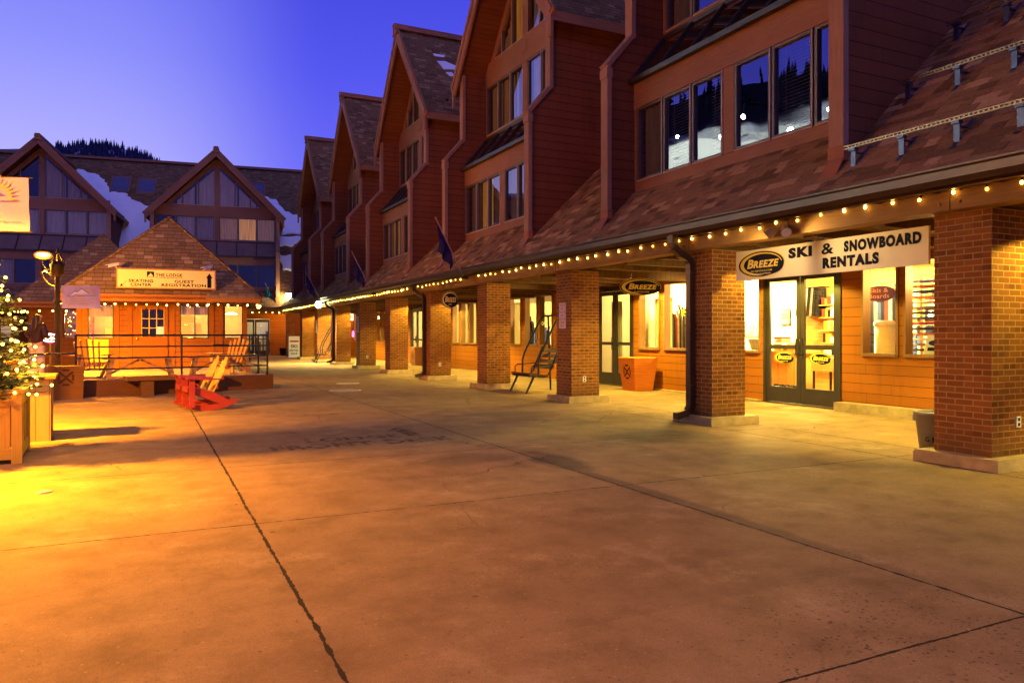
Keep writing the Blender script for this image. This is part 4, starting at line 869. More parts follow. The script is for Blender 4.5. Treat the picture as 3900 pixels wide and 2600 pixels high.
# roof sign
sg = thing('roof_sign', 'yellow lit sign board for the lodge, skating center and guest registration on the kiosk roof', 'sign', (0.45 + 0.12, 26.53, 2.92), KA)
b = MB(); b.box(-1.46, 1.46, -0.04, 0.02, 0.0, 0.64); b.box(-1.2, -1.1, 0.02, 0.5, 0.1, 0.3); b.box(1.1, 1.2, 0.02, 0.5, 0.1, 0.3); b.build('sign_frame', m_wood('sign_frame_wood', (0.45, 0.2, 0.08)), sg)
b = MB(); EX, EZ = (1, 0, 0), (0, 0, 1); b.m = 0; b.box(-1.42, 1.42, -0.055, -0.04, 0.04, 0.60)
b.m = 1; y_ = -0.058
b.text('THE LODGE', (-0.33, y_, 0.40), EX, EZ, 0.78, 0.10, 0.03); b.text('AT THE MOUNTAIN VILLAGE', (-0.33, y_, 0.345), EX, EZ, 0.78, 0.035, 0.02)
b.text('SKATING', (-1.10, y_, 0.20), EX, EZ, 0.70, 0.095, 0.03); b.text('CENTER', (-1.05, y_, 0.08), EX, EZ, 0.60, 0.095, 0.03)
b.text('GUEST', (0.22, y_, 0.20), EX, EZ, 0.58, 0.095, 0.03); b.text('REGISTRATION', (-0.16, y_, 0.08), EX, EZ, 1.32, 0.095, 0.03)
b.prism([(1.20, y_, 0.06), (1.32, y_, 0.06), (1.32, y_, 0.38), (1.20, y_, 0.38)], (0, -0.002, 0)); b.prism([(1.16, y_, 0.38), (1.36, y_, 0.38), (1.26, y_, 0.53)], (0, -0.002, 0))
b.bar((-1.16, y_, 0.24), (-1.30, y_, 0.10), 0.005, 0.03, (0, 1, 0)); b.prism([(-1.345, y_, 0.06), (-1.32, y_, 0.16), (-1.25, y_, 0.08)], (0, -0.002, 0))
b.box(-0.58, -0.37, y_ - 0.001, y_, 0.36, 0.55); b.m = 0
b.prism([(-0.565, y_ - 0.002, 0.36), (-0.385, y_ - 0.002, 0.36), (-0.41, y_ - 0.002, 0.42), (-0.45, y_ - 0.002, 0.47), (-0.475, y_ - 0.002, 0.50), (-0.51, y_ - 0.002, 0.45), (-0.55, y_ - 0.002, 0.41)], (0, -0.002, 0)); b.m = 1
for k in range(4): b.box(-0.53 + k * 0.035, -0.515 + k * 0.035, y_ - 0.006, y_ - 0.004, 0.365, 0.40)
b.build('sign_face', [m_paint('sign_yellow', (0.90, 0.74, 0.22), 0.5, 0.05), INKD], sg)
for x, lab in ((-1.52, 'white security camera on the roof sign end above the skating center words'), (1.22, 'small security camera on the roof sign above the up arrow')):
    o = thing('security_camera', lab, 'camera', Vector((0.57, 26.53, 3.56)) + Vector((x * math.cos(KA), x * math.sin(KA), 0)), KA, 'cameras on the roof sign')
    b = MB(); b.bar((-0.14, -0.22, 0.03), (0.10, 0.02, 0.13), 0.09, 0.08); b.build('housing', WHITE, o); b = MB(); b.bar((-0.18, -0.255, 0.055), (0.11, 0.03, 0.175), 0.12, 0.012); b.build('sun_hood', WHITE, o)
    b = MB(); b.tube([(0.06, -0.01, 0.09), (0.06, 0.0, 0.0)], 0.015); b.build('bracket', WHITE, o); b = MB(); b.ball((-0.145, -0.225, 0.03), 0.028, 8, 6); b.build('lens', INKD, o)
# ------------------------------------------------------------------ raised deck and its railing (deck frame: x along the front edge, y back)
DA = math.atan2(21.14 - 20.33, 3.05 + 1.45)
DC = Vector((3.05, 21.14, 0)); dx_ = Vector((math.cos(DA), math.sin(DA), 0)); dy_ = Vector((-math.sin(DA), math.cos(DA), 0))
def deck(x, y, z=0): return DC + dx_ * x + dy_ * y + Vector((0, 0, z))
dk = thing('deck', 'low raised concrete deck with brown fascia in front of the orange kiosk', 'deck', DC, DA)
b = MB(); b.prism([(-11, 0, 0.32), (0, 0, 0.32), (0, 3.2, 0.32), (0.6, 9.5, 0.32), (-11, 9.5, 0.32)], (0, 0, 0.06)); b.build('deck_slab', m_paint('deck_concrete', (0.42, 0.30, 0.18), 0.8, 0.25, 2, 0, 0.2), dk)
b = MB(); b.box(-11, 0, -0.03, 0.02, 0.0, 0.385); b.box(-0.02, 0.03, 0.02, 3.2, 0, 0.385); b.build('fascia', m_wood('deck_fascia', (0.13, 0.05, 0.012)), dk)
rl = thing('deck_railing', 'black steel pipe railing with four rails along the deck edge', 'railing', DC, DA)
b = MB(); zs = (1.45, 1.17, 0.90, 0.63)
for z in zs:
    b.tube([(-4.62, 0.12, z), (-0.1, 0.12, z), (-0.1, 2.5, z), (-0.9, 2.5, z)], 0.024 if z > 1.4 else 0.018, 8)
b.build('rail', BLACK, rl)
for x, y in ((-4.62, 0.12), (-2.28, 0.12), (-0.1, 0.12), (-0.1, 0.9), (-0.1, 1.7), (-0.1, 2.5)):
    b = MB(); b.tube([(x, y, 0.38), (x, y, 1.45)], 0.026, 8); b.lathe([(0.06, 0.38), (0.06, 0.392), (0.001, 0.392)], (x, y, 0), 12); b.build('post', BLACK, rl)
b = MB(); b.tube([(-4.62, 0.12, 1.02), (-7.4, 0.12, 0.98)], 0.022, 8); b.tube([(-7.4, 0.12, 0.98), (-7.4, 0.12, 0.38)], 0.022, 8); b.build('ramp_rail', BLACK, rl)
# slab bench against the deck
bn = thing('slab_bench', 'low brown plank bench on block legs against the deck front', 'bench', deck(-2.65, -0.42), DA)
b = MB(); b.box(-1.0, 1.2, -0.24, 0.24, 0.37, 0.46); b.build('seat', m_wood('bench_plank', (0.17, 0.075, 0.016)), bn)
for x in (-0.55, 0.8): b = MB(); b.box(x - 0.14, x + 0.14, -0.18, 0.18, 0, 0.37); b.build('leg', m_wood('bench_leg', (0.15, 0.065, 0.014)), bn)
# timber picnic benches on the deck
TAN = m_wood('weathered_timber', (0.40, 0.22, 0.09))
def picnic(x, y, label, rot=0.0):
    t = thing('timber_bench', label, 'bench', deck(x, y, 0.38), DA + rot, 'timber benches on the deck')
    b = MB()
    for k in range(3): b.box(-0.85, 0.85, -0.2 + k * 0.14, -0.08 + k * 0.14, 0.47, 0.52)
    b.build('seat', TAN, t)
    for s in (-1, 1):
        b = MB(); b.bar((s * 0.74, -0.16, 0.0), (s * 0.64, -0.12, 0.48), 0.09, 0.06, (0, 1, 0)); b.bar((s * 0.74, 0.16, 0.0), (s * 0.64, 0.12, 0.48), 0.09, 0.06, (0, 1, 0)); b.build('leg', TAN, t)
        b = MB(); b.bar((s * 0.66, 0, 0.13), (s * 0.02, 0, 0.45), 0.05, 0.07, (0, 1, 0)); b.build('brace', TAN, t)
    return t
picnic(-3.15, 0.62, 'timber bench with V braces on the deck behind the railing, below the yellow panel')
picnic(-1.15, 0.75, 'timber bench with V braces on the deck behind the railing, next to the red rockers')
# slatted chair on the deck corner
def slat_chair(loc, rz, label):
    t = thing('slatted_chair', label, 'chair', loc, rz, 'natural wood chairs on the deck')
    W_ = m_chair
    b = MB()
    for k in range(5): b.box(-0.28, 0.28, -0.28 + k * 0.11, -0.19 + k * 0.11, 0.36 - k * 0.02, 0.385 - k * 0.02)
    b.build('seat', W_, t); b = MB()
    for k in range(5): x = -0.22 + k * 0.11; b.bar((x, 0.22, 0.25), (x * 1.25, 0.52, 1.0 - abs(k - 2) * 0.05), 0.085, 0.02, (1, 0, 0))
    b.build('backrest', W_, t)
    for s in (-1, 1):
        b = MB(); b.box(s * 0.36 - 0.07, s * 0.36 + 0.07, -0.38, 0.36, 0.56, 0.585); b.build('armrest', W_, t)
        b = MB(); b.box(s * 0.33 - 0.02, s * 0.33 + 0.02, -0.32, -0.22, 0, 0.56); b.build('leg', W_, t); b = MB(); b.bar((s * 0.30, -0.25, 0.34), (s * 0.30, 0.5, 0.02), 0.03, 0.12, (0, 0, 1)); b.build('leg', W_, t)
    return t
m_chair = m_wood('chair_wood', (0.42, 0.22, 0.08))
sc_ = slat_chair(deck(-0.75, 1.5, 0.38), DA + R(200), 'natural wood slatted chair on the deck corner inside the railing')
copy_thing(sc_, deck(-4.15, 1.25, 0.38), DA + R(160), 'natural wood slatted chair on the deck beside the lamp post')
# ------------------------------------------------------------------ red rocking chairs
RED = m_paint('red_rocker_paint', (0.26, 0.026, 0.006), 0.38, 0.18, 3, 0, 0.06)
def rocker(loc, rz, label):
    t = thing('rocking_chair', label, 'rocking chair', loc, rz, 'red rocking chairs')
    for s in (-1, 1):                                    # chair faces -x; y is across
        y = s * 0.29; b = MB()                           # curved skid with the seat rail
        n = 12; low = []; up = []
        for i in range(n + 1):
            x = -0.45 + 1.05 * i / n; low.append((x, 0.42 * (x + 0.02) ** 2 * (1 if x > 0 else 0.9)))
        up = [(0.60, low[-1][1] + 0.05), (0.40, low[-3][1] + 0.12), (0.22, 0.30), (0.12, 0.36), (-0.30, 0.46), (-0.34, 0.40), (-0.28, 0.34), (0.05, 0.20), (0.22, 0.13), (-0.05, 0.10), (-0.38, 0.135), (-0.46, 0.12)]
        b.prism([(x, y - 0.018, z) for x, z in low + up], (0, 0.036, 0)); b.build('rocker_skid', RED, t)
        b = MB(); b.box(-0.40, -0.29, y - s * 0.0 - 0.045 + s * 0.05, y + 0.0 + 0.0 + s * 0.05 - 0.005 + 0.0, 0.08, 0.63); b.build('leg', RED, t)
        b = MB(); b.prism([(-0.46, y - 0.10 + s * 0.05, 0.63), (-0.46, y + 0.10 + s * 0.05, 0.63), (0.22, y + 0.06 + s * 0.05, 0.60), (0.30, y + 0.01 + s * 0.05, 0.60), (0.22, y - 0.06 + s * 0.05, 0.60)], (0, 0, 0.028)); b.build('armrest', RED, t)
        b = MB(); b.bar((-0.34, y + s * 0.05, 0.60), (-0.20, y + s * 0.05, 0.48), 0.03, 0.05, (0, 1, 0)); b.build('arm_bracket', RED, t)
    b = MB()
    for k in range(6): f = k / 5; b.box(-0.40 + 0.085 * k, -0.325 + 0.085 * k, -0.30, 0.30, 0.455 - 0.02 * k, 0.475 - 0.02 * k)
    b.box(-0.42, -0.40, -0.27, 0.27, 0.37, 0.465); b.build('seat', RED, t)
    b = MB()
    for k in range(6):
        q = k - 2.5; y = q * 0.095; top = 1.02 - 0.035 * q * q
        f = (top - 0.34) / 0.70; b.bar((0.10, y * 0.9, 0.34), (0.10 + 0.36 * f, y * 1.18, top), 0.062, 0.02, (0.9, 0, -0.45)); b.ball((0.10 + 0.36 * f, y * 1.18, top), 0.04, 10, 6, (0.4, 1, 1))
    b.build('backrest', m_paint('lamplit_slats', (0.72, 0.34, 0.012), 0.45, 0.2, 3), t); b = MB()  # yellow lamplight on the back slats is put into their colour
    for z, w in ((0.45, 0.26), (0.66, 0.31), (0.84, 0.27)): x = 0.10 + 0.36 * (z - 0.34) / 0.70 + 0.03; b.box(x, x + 0.025, -w, w, z - 0.035, z + 0.035)
    b.build('back_brace', RED, t); return t
ra = rocker((1.02, 15.86, 0.0), R(9), 'red wooden rocking chair with lit back slats, out on the open concrete')
copy_thing(ra, (0.92, 16.60, 0), R(8), 'second red wooden rocking chair, half hidden behind the first towards the deck')
for o in bpy.data.objects:
    if o.get('group') == 'red rocking chairs': o.scale = (0.9, 0.9, 0.98)
# ------------------------------------------------------------------ square litter bin with an emblem
def litter_bin(loc, rz, label, mat, w0=0.62, w1=0.72, h=0.75, sides=(0, 1)):
    t = thing('litter_bin', label, 'litter bin', loc, rz, 'square wooden bins with an emblem')
    a, c = w0 / 2, w1 / 2; b = MB()
    vs = [(-a, -a, 0), (a, -a, 0), (a, a, 0), (-a, a, 0), (-c, -c, h), (c, -c, h), (c, c, h), (-c, c, h)]
    b.add(vs, [(0, 1, 5, 4), (1, 2, 6, 5), (2, 3, 7, 6), (3, 0, 4, 7), (3, 2, 1, 0)])
    c2 = c - 0.05; b.add([(-c, -c, h), (c, -c, h), (c, c, h), (-c, c, h), (-c2, -c2, h + 0.015), (c2, -c2, h + 0.015), (c2, c2, h + 0.015), (-c2, c2, h + 0.015), (-c2, -c2, h - 0.15), (c2, -c2, h - 0.15), (c2, c2, h - 0.15), (-c2, c2, h - 0.15)], [(0, 1, 5, 4), (1, 2, 6, 5), (2, 3, 7, 6), (3, 0, 4, 7), (4, 5, 9, 8), (5, 6, 10, 9), (6, 7, 11, 10), (7, 4, 8, 11), (8, 9, 10, 11)])
    b.build('box', mat, t)
    def emb(side):
        b = MB(); f = lambda u, z: (u, -(a + (c - a) * z / h) - 0.006, z) if side == 0 else (-(a + (c - a) * z / h) - 0.006, -u, z)
        def seg(u0, z0, u1, z1_, w=0.022):
            d = Vector((u1 - u0, z1_ - z0)).normalized() * w; b.poly([f(u0 - d.y, z0 + d.x), f(u1 - d.y, z1_ + d.x), f(u1 + d.y, z1_ - d.x), f(u0 + d.y, z0 - d.x)])
        for q in ((-0.14, 0.62, 0.0, 0.50), (0.14, 0.62, 0.0, 0.50), (-0.14, 0.36, 0.0, 0.48), (0.14, 0.36, 0.0, 0.48), (-0.14, 0.56, -0.14, 0.42), (0.14, 0.56, 0.14, 0.42), (-0.07, 0.66, 0.07, 0.66), (-0.07, 0.33, 0.07, 0.33)): seg(*q)
        b.build('emblem', m_emb, t)
    for q in sides: emb(q)
    return t
m_emb = m_paint('burnt_emblem', (0.06, 0.024, 0.006), 0.8, 0.3)
litter_bin((-1.72, 20.05, 0), DA, 'brown square bin with a dark emblem in front of the deck railing', m_wood('brown_bin_wood', (0.16, 0.066, 0.012)), 0.68, 0.72)
litter_bin((11.62, 16.35, 0), R(0), 'bright orange tapered bin beside the double doors with curtains', m_wood('orange_bin_wood', (0.62, 0.19, 0.03)), 0.56, 0.74, 0.86, (1,))
litter_bin((11.62, 34.0, 0), R(0), 'dark red brown bin in the far arcade behind the fifth pillar', m_wood('dark_bin_wood', (0.25, 0.09, 0.04)), 0.6, 0.72, 0.86, (1,))
# ------------------------------------------------------------------ planter with a decorated spruce
pt = thing('wooden_planter', 'square tan board planter holding the lit spruce', 'planter', (-1.93, 10.72, 0), R(3))
PW = m_wood('planter_board', (0.46, 0.27, 0.03), along='v'); PWH = m_wood('planter_rail', (0.44, 0.26, 0.028))
q = 0.60; b = MB()
for s in (-1, 1):
    for k in range(7):
        u0 = -q + 0.09 + k * (2 * q - 0.18) / 7; u1 = u0 + (2 * q - 0.18) / 7 - 0.012; t_ = 0.012 if k % 2 else 0.0
        b.box(u0, u1, *(sorted((s * (q - 0.03 + t_), s * (q - 0.06))))[:2], 0.16, 0.70); b.box(*(sorted((s * (q - 0.03 + t_), s * (q - 0.06)))), u0, u1, 0.16, 0.70)
b.build('side_boards', PW, pt)
b = MB()
for s in (-1, 1):
    for z0, z1_ in ((0.05, 0.17), (0.66, 0.80)):
        b.box(-q, q, *sorted((s * q, s * (q - 0.05))), z0, z1_); b.box(*sorted((s * q, s * (q - 0.05))), -q + 0.05, q - 0.05, z0, z1_)
    b.box(-q - 0.04, q + 0.04, *sorted((s * (q + 0.04), s * (q - 0.10))), 0.80, 0.84); b.box(*sorted((s * (q + 0.04), s * (q - 0.10))), -q + 0.10, q - 0.10, 0.80, 0.84)
b.build('rails', PWH, pt)
for sx in (-1, 1):
    for sy in (-1, 1): b = MB(); b.box(*sorted((sx * (q + 0.012), sx * (q - 0.09))), *sorted((sy * (q + 0.012), sy * (q - 0.09))), 0.0, 0.795); b.build('corner_post', PW, pt)
b = MB(); b.box(-q + 0.06, q - 0.06, -q + 0.06, q - 0.06, 0.6, 0.72); b.build('soil', m_paint('soil', (0.03, 0.02, 0.012), 0.95, 0.4, 12, 0, 0.6), pt)
p2 = thing('plank_box', 'tall narrow plank box with a top ledge behind the spruce planter', 'planter', (-1.72, 12.45, 0), R(3))
b = MB(); b.box(-0.5, 0.5, -0.35, 0.35, 0, 0.86); b.build('side_boards', m_wood('plank_box_wood', (0.40, 0.22, 0.08), along='v', plank=0.16), p2); b = MB(); b.box(-0.58, 0.56, -0.42, 0.42, 0.86, 0.90); b.build('top_ledge', PWH, p2)
po = thing('flower_pot', 'small clay pot with a leafy plant on the plank box ledge', 'plant pot', (-1.62, 12.35, 0.90))
b = MB(); b.lathe([(0.001, 0), (0.10, 0), (0.14, 0.19), (0.155, 0.19), (0.155, 0.23), (0.13, 0.23), (0.12, 0.2), (0.001, 0.2)], n=18); b.build('pot', m_paint('clay_pot', (0.5, 0.24, 0.08), 0.8, 0.2), po)
BULBT = m_emit('tree_bulb_glass', (1.0, 0.50, 0.06), 9)
LEAF = m_paint('needle_green', (0.08, 0.095, 0.022), 0.7, 0.5, 2.0)
LEAF2 = m_paint('needle_green_pale', (0.12, 0.15, 0.04), 0.7, 0.4, 3.0)
rr = random.Random(12); b = MB()
for _ in range(160):
    a = rr.uniform(0, 6.28); r = rr.uniform(0, 0.16); z = 0.2 + rr.uniform(0, 0.22); d = Vector((math.cos(a), math.sin(a), rr.uniform(0, 1))).normalized() * 0.08; p = Vector((r * math.cos(a), r * math.sin(a), z)); w = d.cross(Vector((0, 0, 1))).normalized() * 0.018
    b.add([p, p + d * 0.5 + w, p + d, p + d * 0.5 - w], [(0, 1, 2, 3)])
b.build('foliage', LEAF2, po)
tr = thing('spruce_tree', 'bushy young spruce wrapped in fairy lights in the wooden planter', 'tree', (-1.93, 10.72, 0.70))
b = MB(); b.tube([(0, 0, 0), (0.02, 0, 0.7), (0, 0.02, 1.4), (0, 0, 2.15)], [0.06, 0.045, 0.03, 0.008], 10); b.build('trunk', m_wood('bark', (0.10, 0.06, 0.035), along='v'), tr)
rr = random.Random(21); b = MB(); TH_ = 2.2
def t_r(z): return 0.80 * (1 - (z / TH_)) ** 0.85 + 0.05
tips = []
for i in range(230):
    z = 0.06 + (TH_ - 0.15) * (rr.random() ** 1.35); a = rr.uniform(0, 6.283); L = t_r(z) * rr.uniform(0.72, 1.12); droop = rr.uniform(-0.05, 0.22)
    d = Vector((math.cos(a), math.sin(a), -droop * 0.4)); P0 = Vector((0, 0, z)); tips.append(P0 + d * L)
    b.m = 2; b.tube([P0, P0 + d * L * 0.6, P0 + d * L + Vector((0, 0, 0.04))], [0.010, 0.007, 0.003], 4, False)
    n = int(30 + 60 * L)
    for k in range(n):
        f = rr.uniform(0.18, 1.0); p = P0 + d * L * f + Vector((0, 0, 0.04 * f)); side = d.cross(Vector((0, 0, 1))).normalized() * rr.choice((-1, 1))
        nd = (d * rr.uniform(0.3, 1.0) + side * rr.uniform(0.4, 1.0) + Vector((0, 0, rr.uniform(-0.45, 0.45)))).normalized() * rr.uniform(0.05, 0.12) * (1.2 - 0.4 * f)
        w = nd.cross(Vector((rr.uniform(-1, 1), rr.uniform(-1, 1), 1))).normalized() * rr.uniform(0.006, 0.013); b.m = 1 if rr.random() < 0.3 else 0
        b.add([p - w, p + nd * 0.5 - w * 1.3, p + nd, p + nd * 0.5 + w * 1.3, p + w], [(0, 1, 2, 3, 4)])
b.build('crown', [LEAF, LEAF2, bpy.data.materials['bark']], tr)
b0 = None
for ph, lab in ((0.0, 'string of warm fairy lights wound deep among the spruce branches'), (2.2, 'outer string of warm fairy lights wound round the tips of the spruce')):
    fl = thing('fairy_lights', lab, 'string lights', (-1.93, 10.72, 0.70), group='fairy lights on the spruce')
    b = MB(); pts = []; N = 98
    for i in range(N * 3): f = i / (N * 3); z = 0.04 + 2.0 * f ** 1.15; a = f * 13 * 6.283 + ph; r = t_r(z) * (0.86 if ph == 0 else 1.04); pts.append((r * math.cos(a), r * math.sin(a), z + 0.02 * math.sin(i * 1.7)))
    b.tube(pts, 0.004, 4); b.build('wire', CABLE, fl)
    if b0 is None: b = MB(); b.ball((0, 0, 0), 0.019, 8, 6); b0 = b.build('bulb', BULBT, fl); b0.location = pts[0]
    for i in range(1 if ph == 0 else 0, N): c = b0.copy(); COL.objects.link(c); c.parent = fl; c.location = Vector(pts[i * 3]) + Vector((rr.uniform(-0.05, 0.05), rr.uniform(-0.05, 0.05), rr.uniform(-0.05, 0.05)))
for a_, z_ in ((0.3, 1.2), (2.4, 1.6), (4.4, 1.3), (5.6, 1.9), (6.1, 1.05)): lamp('fairy_glow', 'POINT', (-1.93 + t_r(z_ - 0.7) * 0.95 * math.cos(a_), 10.72 + t_r(z_ - 0.7) * 0.95 * math.sin(a_), z_), 34, (1.0, 0.55, 0.1), 0.12)
# ------------------------------------------------------------------ street lamps with banners
IRON = m_paint('lamp_iron', (0.035, 0.02, 0.008), 0.4, 0.35, 5, 0.4, 0.1)
def banner(parent_xy, x0, x1_, z0, z1_, y, label, text, rot=0.0, big=False):
    t = thing('banner', label, 'banner', (parent_xy[0], parent_xy[1], 0), rot)
    n = 14; vs = []; fs = []; b = MB(); m = 8
    wav = lambda i, j: y + 0.022 * math.sin(i * 1.0 + j * 0.5) + 0.012 * math.sin(j * 1.4)
    for i in range(n + 1):
        for j in range(m + 1): vs.append((x0 + (x1_ - x0) * i / n, wav(i, j), z0 + (z1_ - z0) * j / m))
    b.add(vs, [(i * (m + 1) + j, (i + 1) * (m + 1) + j, (i + 1) * (m + 1) + j + 1, i * (m + 1) + j + 1) for i in range(n) for j in range(m)], True)
    b.build('cloth', BAN, t)
    b = MB(); W_ = x1_ - x0; H_ = z1_ - z0; yy = y - 0.045; cx = x0 + W_ * 0.68; cz = z0 + H_ * 0.62; sc = W_ / 0.93
    for k in range(15):                                  # sun rays above a mountain outline
        a = R(-5 + 13.5 * k); r0, r1 = 0.12 * sc, (0.20 if k % 2 else 0.235) * sc
        c_, s_2 = math.cos(a), math.sin(a); w = 0.012 * sc; b.m = 1
        b.poly([(cx + r0 * c_ - w * s_2, yy, cz + r0 * s_2 + w * c_), (cx + r0 * c_ + w * s_2, yy, cz + r0 * s_2 - w * c_), (cx + r1 * c_, yy, cz + r1 * s_2)])
    b.m = 0; mt = [(-0.46, -0.06), (-0.30, 0.08), (-0.24, 0.06), (-0.12, 0.15), (-0.02, 0.06), (0.06, 0.02), (-0.10, -0.01), (-0.25, 0.0)]
    b.m = 2; b.poly([(cx + u * sc, yy - 0.001, cz + v * sc) for u, v in mt]); b.m = 0
    for p, q_ in zip(mt[:5], mt[1:6]): b.bar((cx + p[0] * sc, yy - 0.002, cz + p[1] * sc), (cx + q_[0] * sc, yy - 0.002, cz + q_[1] * sc), 0.004, 0.014 * sc, (0, 0, 1))
    b.bar((x0 + 0.2 * W_, yy, cz - 0.07 * sc), (x0 + 0.9 * W_, yy, cz - 0.03 * sc), 0.004, 0.008 * sc)
    if text: b.text(text, (x0 + 0.48 * W_, yy, z0 + 0.14 * H_), (1, 0, 0), (0, 0, 1), 0.45 * W_, 0.05 * H_, 0.01)
    else:
        for k in range(4): b.bar((x0 + 0.22 * W_, yy, z0 + H_ * (0.40 - 0.075 * k)), (x0 + (0.85 - 0.1 * (k % 2)) * W_, yy, z0 + H_ * (0.40 - 0.075 * k)), 0.003, 0.006)
    b.build('print', [m_bink, YEL, WHITE], t); return t
BAN = m_paint('banner_cloth', (0.60, 0.46, 0.46), 0.8, 0.08, 2); m_bink = m_paint('banner_ink', (0.22, 0.13, 0.17), 0.8, 0.1)
def street_lamp(loc, label, rz=0.0):
    t = thing('street_lamp', label, 'street lamp', loc, rz, None)
    b = MB(); b.lathe([(0.001, 0), (0.16, 0), (0.16, 0.12), (0.11, 0.2), (0.10, 0.55), (0.075, 0.65), (0.068, 0.7)], n=16)
    for k in range(10):
        a = k * 0.628; b.tube([(0.052 * math.cos(a), 0.052 * math.sin(a), 0.66), (0.046 * math.cos(a), 0.046 * math.sin(a), 3.0)], 0.017, 6)
    b.lathe([(0.05, 0.66), (0.048, 3.0)], n=12); b.lathe([(0.09, 2.28), (0.10, 2.31), (0.09, 2.34)], n=14); b.build('pole', IRON, t)
    b = MB(); b.lathe([(0.06, 2.95), (0.075, 3.0), (0.16, 3.05), (0.16, 3.22), (0.17, 3.24), (0.17, 3.28), (0.13, 3.30), (0.12, 3.36), (0.001, 3.36)], n=16)
    for k in range(8): a = k * 0.785; b.tube([(0.16 * math.cos(a), 0.16 * math.sin(a), 3.28), (0.15 * math.cos(a), 0.15 * math.sin(a), 3.40), (0.07 * math.cos(a), 0.07 * math.sin(a), 3.52), (0.03 * math.cos(a), 0.03 * math.sin(a), 3.60)], 0.012, 6)
    b.lathe([(0.001, 3.56), (0.05, 3.58), (0.02, 3.64), (0.035, 3.68), (0.001, 3.74)], n=10); b.build('crown_cap', IRON, t)
    b = MB(); b.tube([(-0.08, 0, 3.12), (-0.30, 0, 3.16), (-0.42, 0, 3.30), (-0.42, 0, 3.42)], 0.018, 8); b.tube([(-0.1, 0, 2.72), (-0.24, 0, 2.76), (-0.40, 0, 2.92), (-0.46, 0, 3.08), (-0.36, 0, 3.12), (-0.20, 0, 3.02), (-0.14, 0, 2.94)], 0.02, 8); b.tube([(-0.06, 0, 2.72), (-0.1, 0, 2.72)], 0.02, 8); b.build('scroll_arm', IRON, t)
    b = MB(); b.lathe([(0.001, 3.70), (0.06, 3.69), (0.10, 3.65), (0.12, 3.62)], (-0.42, 0, 0), 18); b.build('lamp_hood', IRON, t)
    b = MB(); b.ball((-0.42, 0, 3.53), 0.21, 16, 8, (1.0, 1.0, 0.52)); b.build('lamp_glass', SOD, t)
    return t
sl_ = street_lamp((-2.10, 22.7, 0.0), 'ornate iron lamp post glowing orange beside the kiosk deck', R(-35))
sl2 = copy_thing(sl_, (-4.2, 10.9, 0.0), 0, 'ornate iron lamp post casting the orange light across the plaza'); sl2.scale = (1, 1, 1.15)
sl3 = copy_thing(sl_, (-3.48, 6.4, 0.0), 0, 'ornate iron lamp post nearest the slab joints of the open plaza'); sl3.scale = (1, 1, 1.15)
SODC = (1.0, 0.40, 0.008)
def hooded(x, y, z, p, q, cone=150):                   # most light goes down from under the hood, a little all round
    o = lamp('sodium_light', 'SPOT', (x, y, z), p, SODC, 0.13, spot=R(cone)); o.data.spot_blend = 0.62; lamp('sodium_light', 'POINT', (x, y, z), q, SODC, 0.13)
hooded(-4.62, 10.9, 3.86, 33000, 2300, 142); hooded(-3.9, 6.4, 3.86, 2300, 160); hooded(-2.50, 23.02, 3.26, 4300, 1500, 168)
o = lamp('sodium_light', 'SPOT', (-4.62, 10.9, 3.86), 7000, SODC, 0.13, spot=R(171)); o.data.spot_blend = 0.12
banner((-2.10, 22.7), 0.10, 1.02, 2.15, 2.74, 0.0, 'pale banner with a mountain and sun print on the glowing lamp post', None, R(-16))
banner((-3.35, 14.9), 0.15, 1.66, 3.15, 4.02, 0.0, 'large banner with yellow sun rays hanging above the planter', 'ski parkcity.com', R(-14))
bp_ = thing('banner_pole', 'tall iron pole carrying the large sun ray banner', 'pole', (-3.35, 14.9, 0)); b = MB(); b.tube([(0, 0, 0), (0, 0, 4.6)], [0.07, 0.05], 12); b.build('pole', IRON, bp_); b = MB(); b.tube([(0, 0, 4.03), (1.66, -0.41, 4.03)], 0.012, 6); b.tube([(0, 0, 3.14), (1.66, -0.41, 3.14)], 0.012, 6); b.build('banner_arm', IRON, bp_)
# ------------------------------------------------------------------ far shop front at the edge: lit window, neon and a hanging sign
ns = thing('hanging_sign', 'dark board sign reading rentals over the lit window beyond the person', 'sign', (-4.15, 30.2, 1.75))
b = MB(); b.box(-1.1, 0.35, 0, 0.04, 0, 0.32); b.build('sign_board', DARK, ns); b = MB(); b.text('Rentals', (-0.95, -0.004, 0.07), (1, 0, 0), (0, 0, 1), 1.15, 0.2, 0.02); b.build('lettering', m_paint('tan_lettering', (0.75, 0.5, 0.2), 0.6, 0.1), ns); b = MB(); b.box(-1.0, -0.96, 0, 0.03, -1.55, 0); b.box(0.2, 0.24, 0, 0.03, -1.55, 0); b.build('post', DARK, ns)
ne = thing('neon_sign', 'glowing pink and blue oval neon sign in the window behind the lamp post', 'neon sign', (-2.45, 24.6, 1.36))
b = MB(); n = 28
b.tube([(0.19 * math.cos(6.283 * i / n), 0, 0.10 * math.sin(6.283 * i / n)) for i in range(n + 1)], 0.016, 6, False); b.build('outer_tube', m_emit('neon_magenta', (1.0, 0.04, 0.5), 9), ne)
b = MB(); b.tube([(0.15 * math.cos(3.14 * i / n + 0.1), 0, 0.07 * math.sin(3.14 * i / n) + 0.055) for i in range(n + 1)], 0.014, 6, False); b.build('upper_tube', m_emit('neon_blue', (0.08, 0.12, 1.0), 12), ne)
b = MB(); b.text('OPEN', (-0.12, -0.004, -0.035), (1, 0, 0), (0, 0, 1), 0.24, 0.07, 0.02); b.build('lettering', m_emit('neon_white', (1, 0.9, 0.6), 9), ne)
b = MB(); b.box(-0.02, 0.02, 0.01, 0.03, -0.98, -0.09); b.box(-0.15, 0.15, -0.1, 0.12, -0.98, -0.95); b.build('stand', DARK, ne)
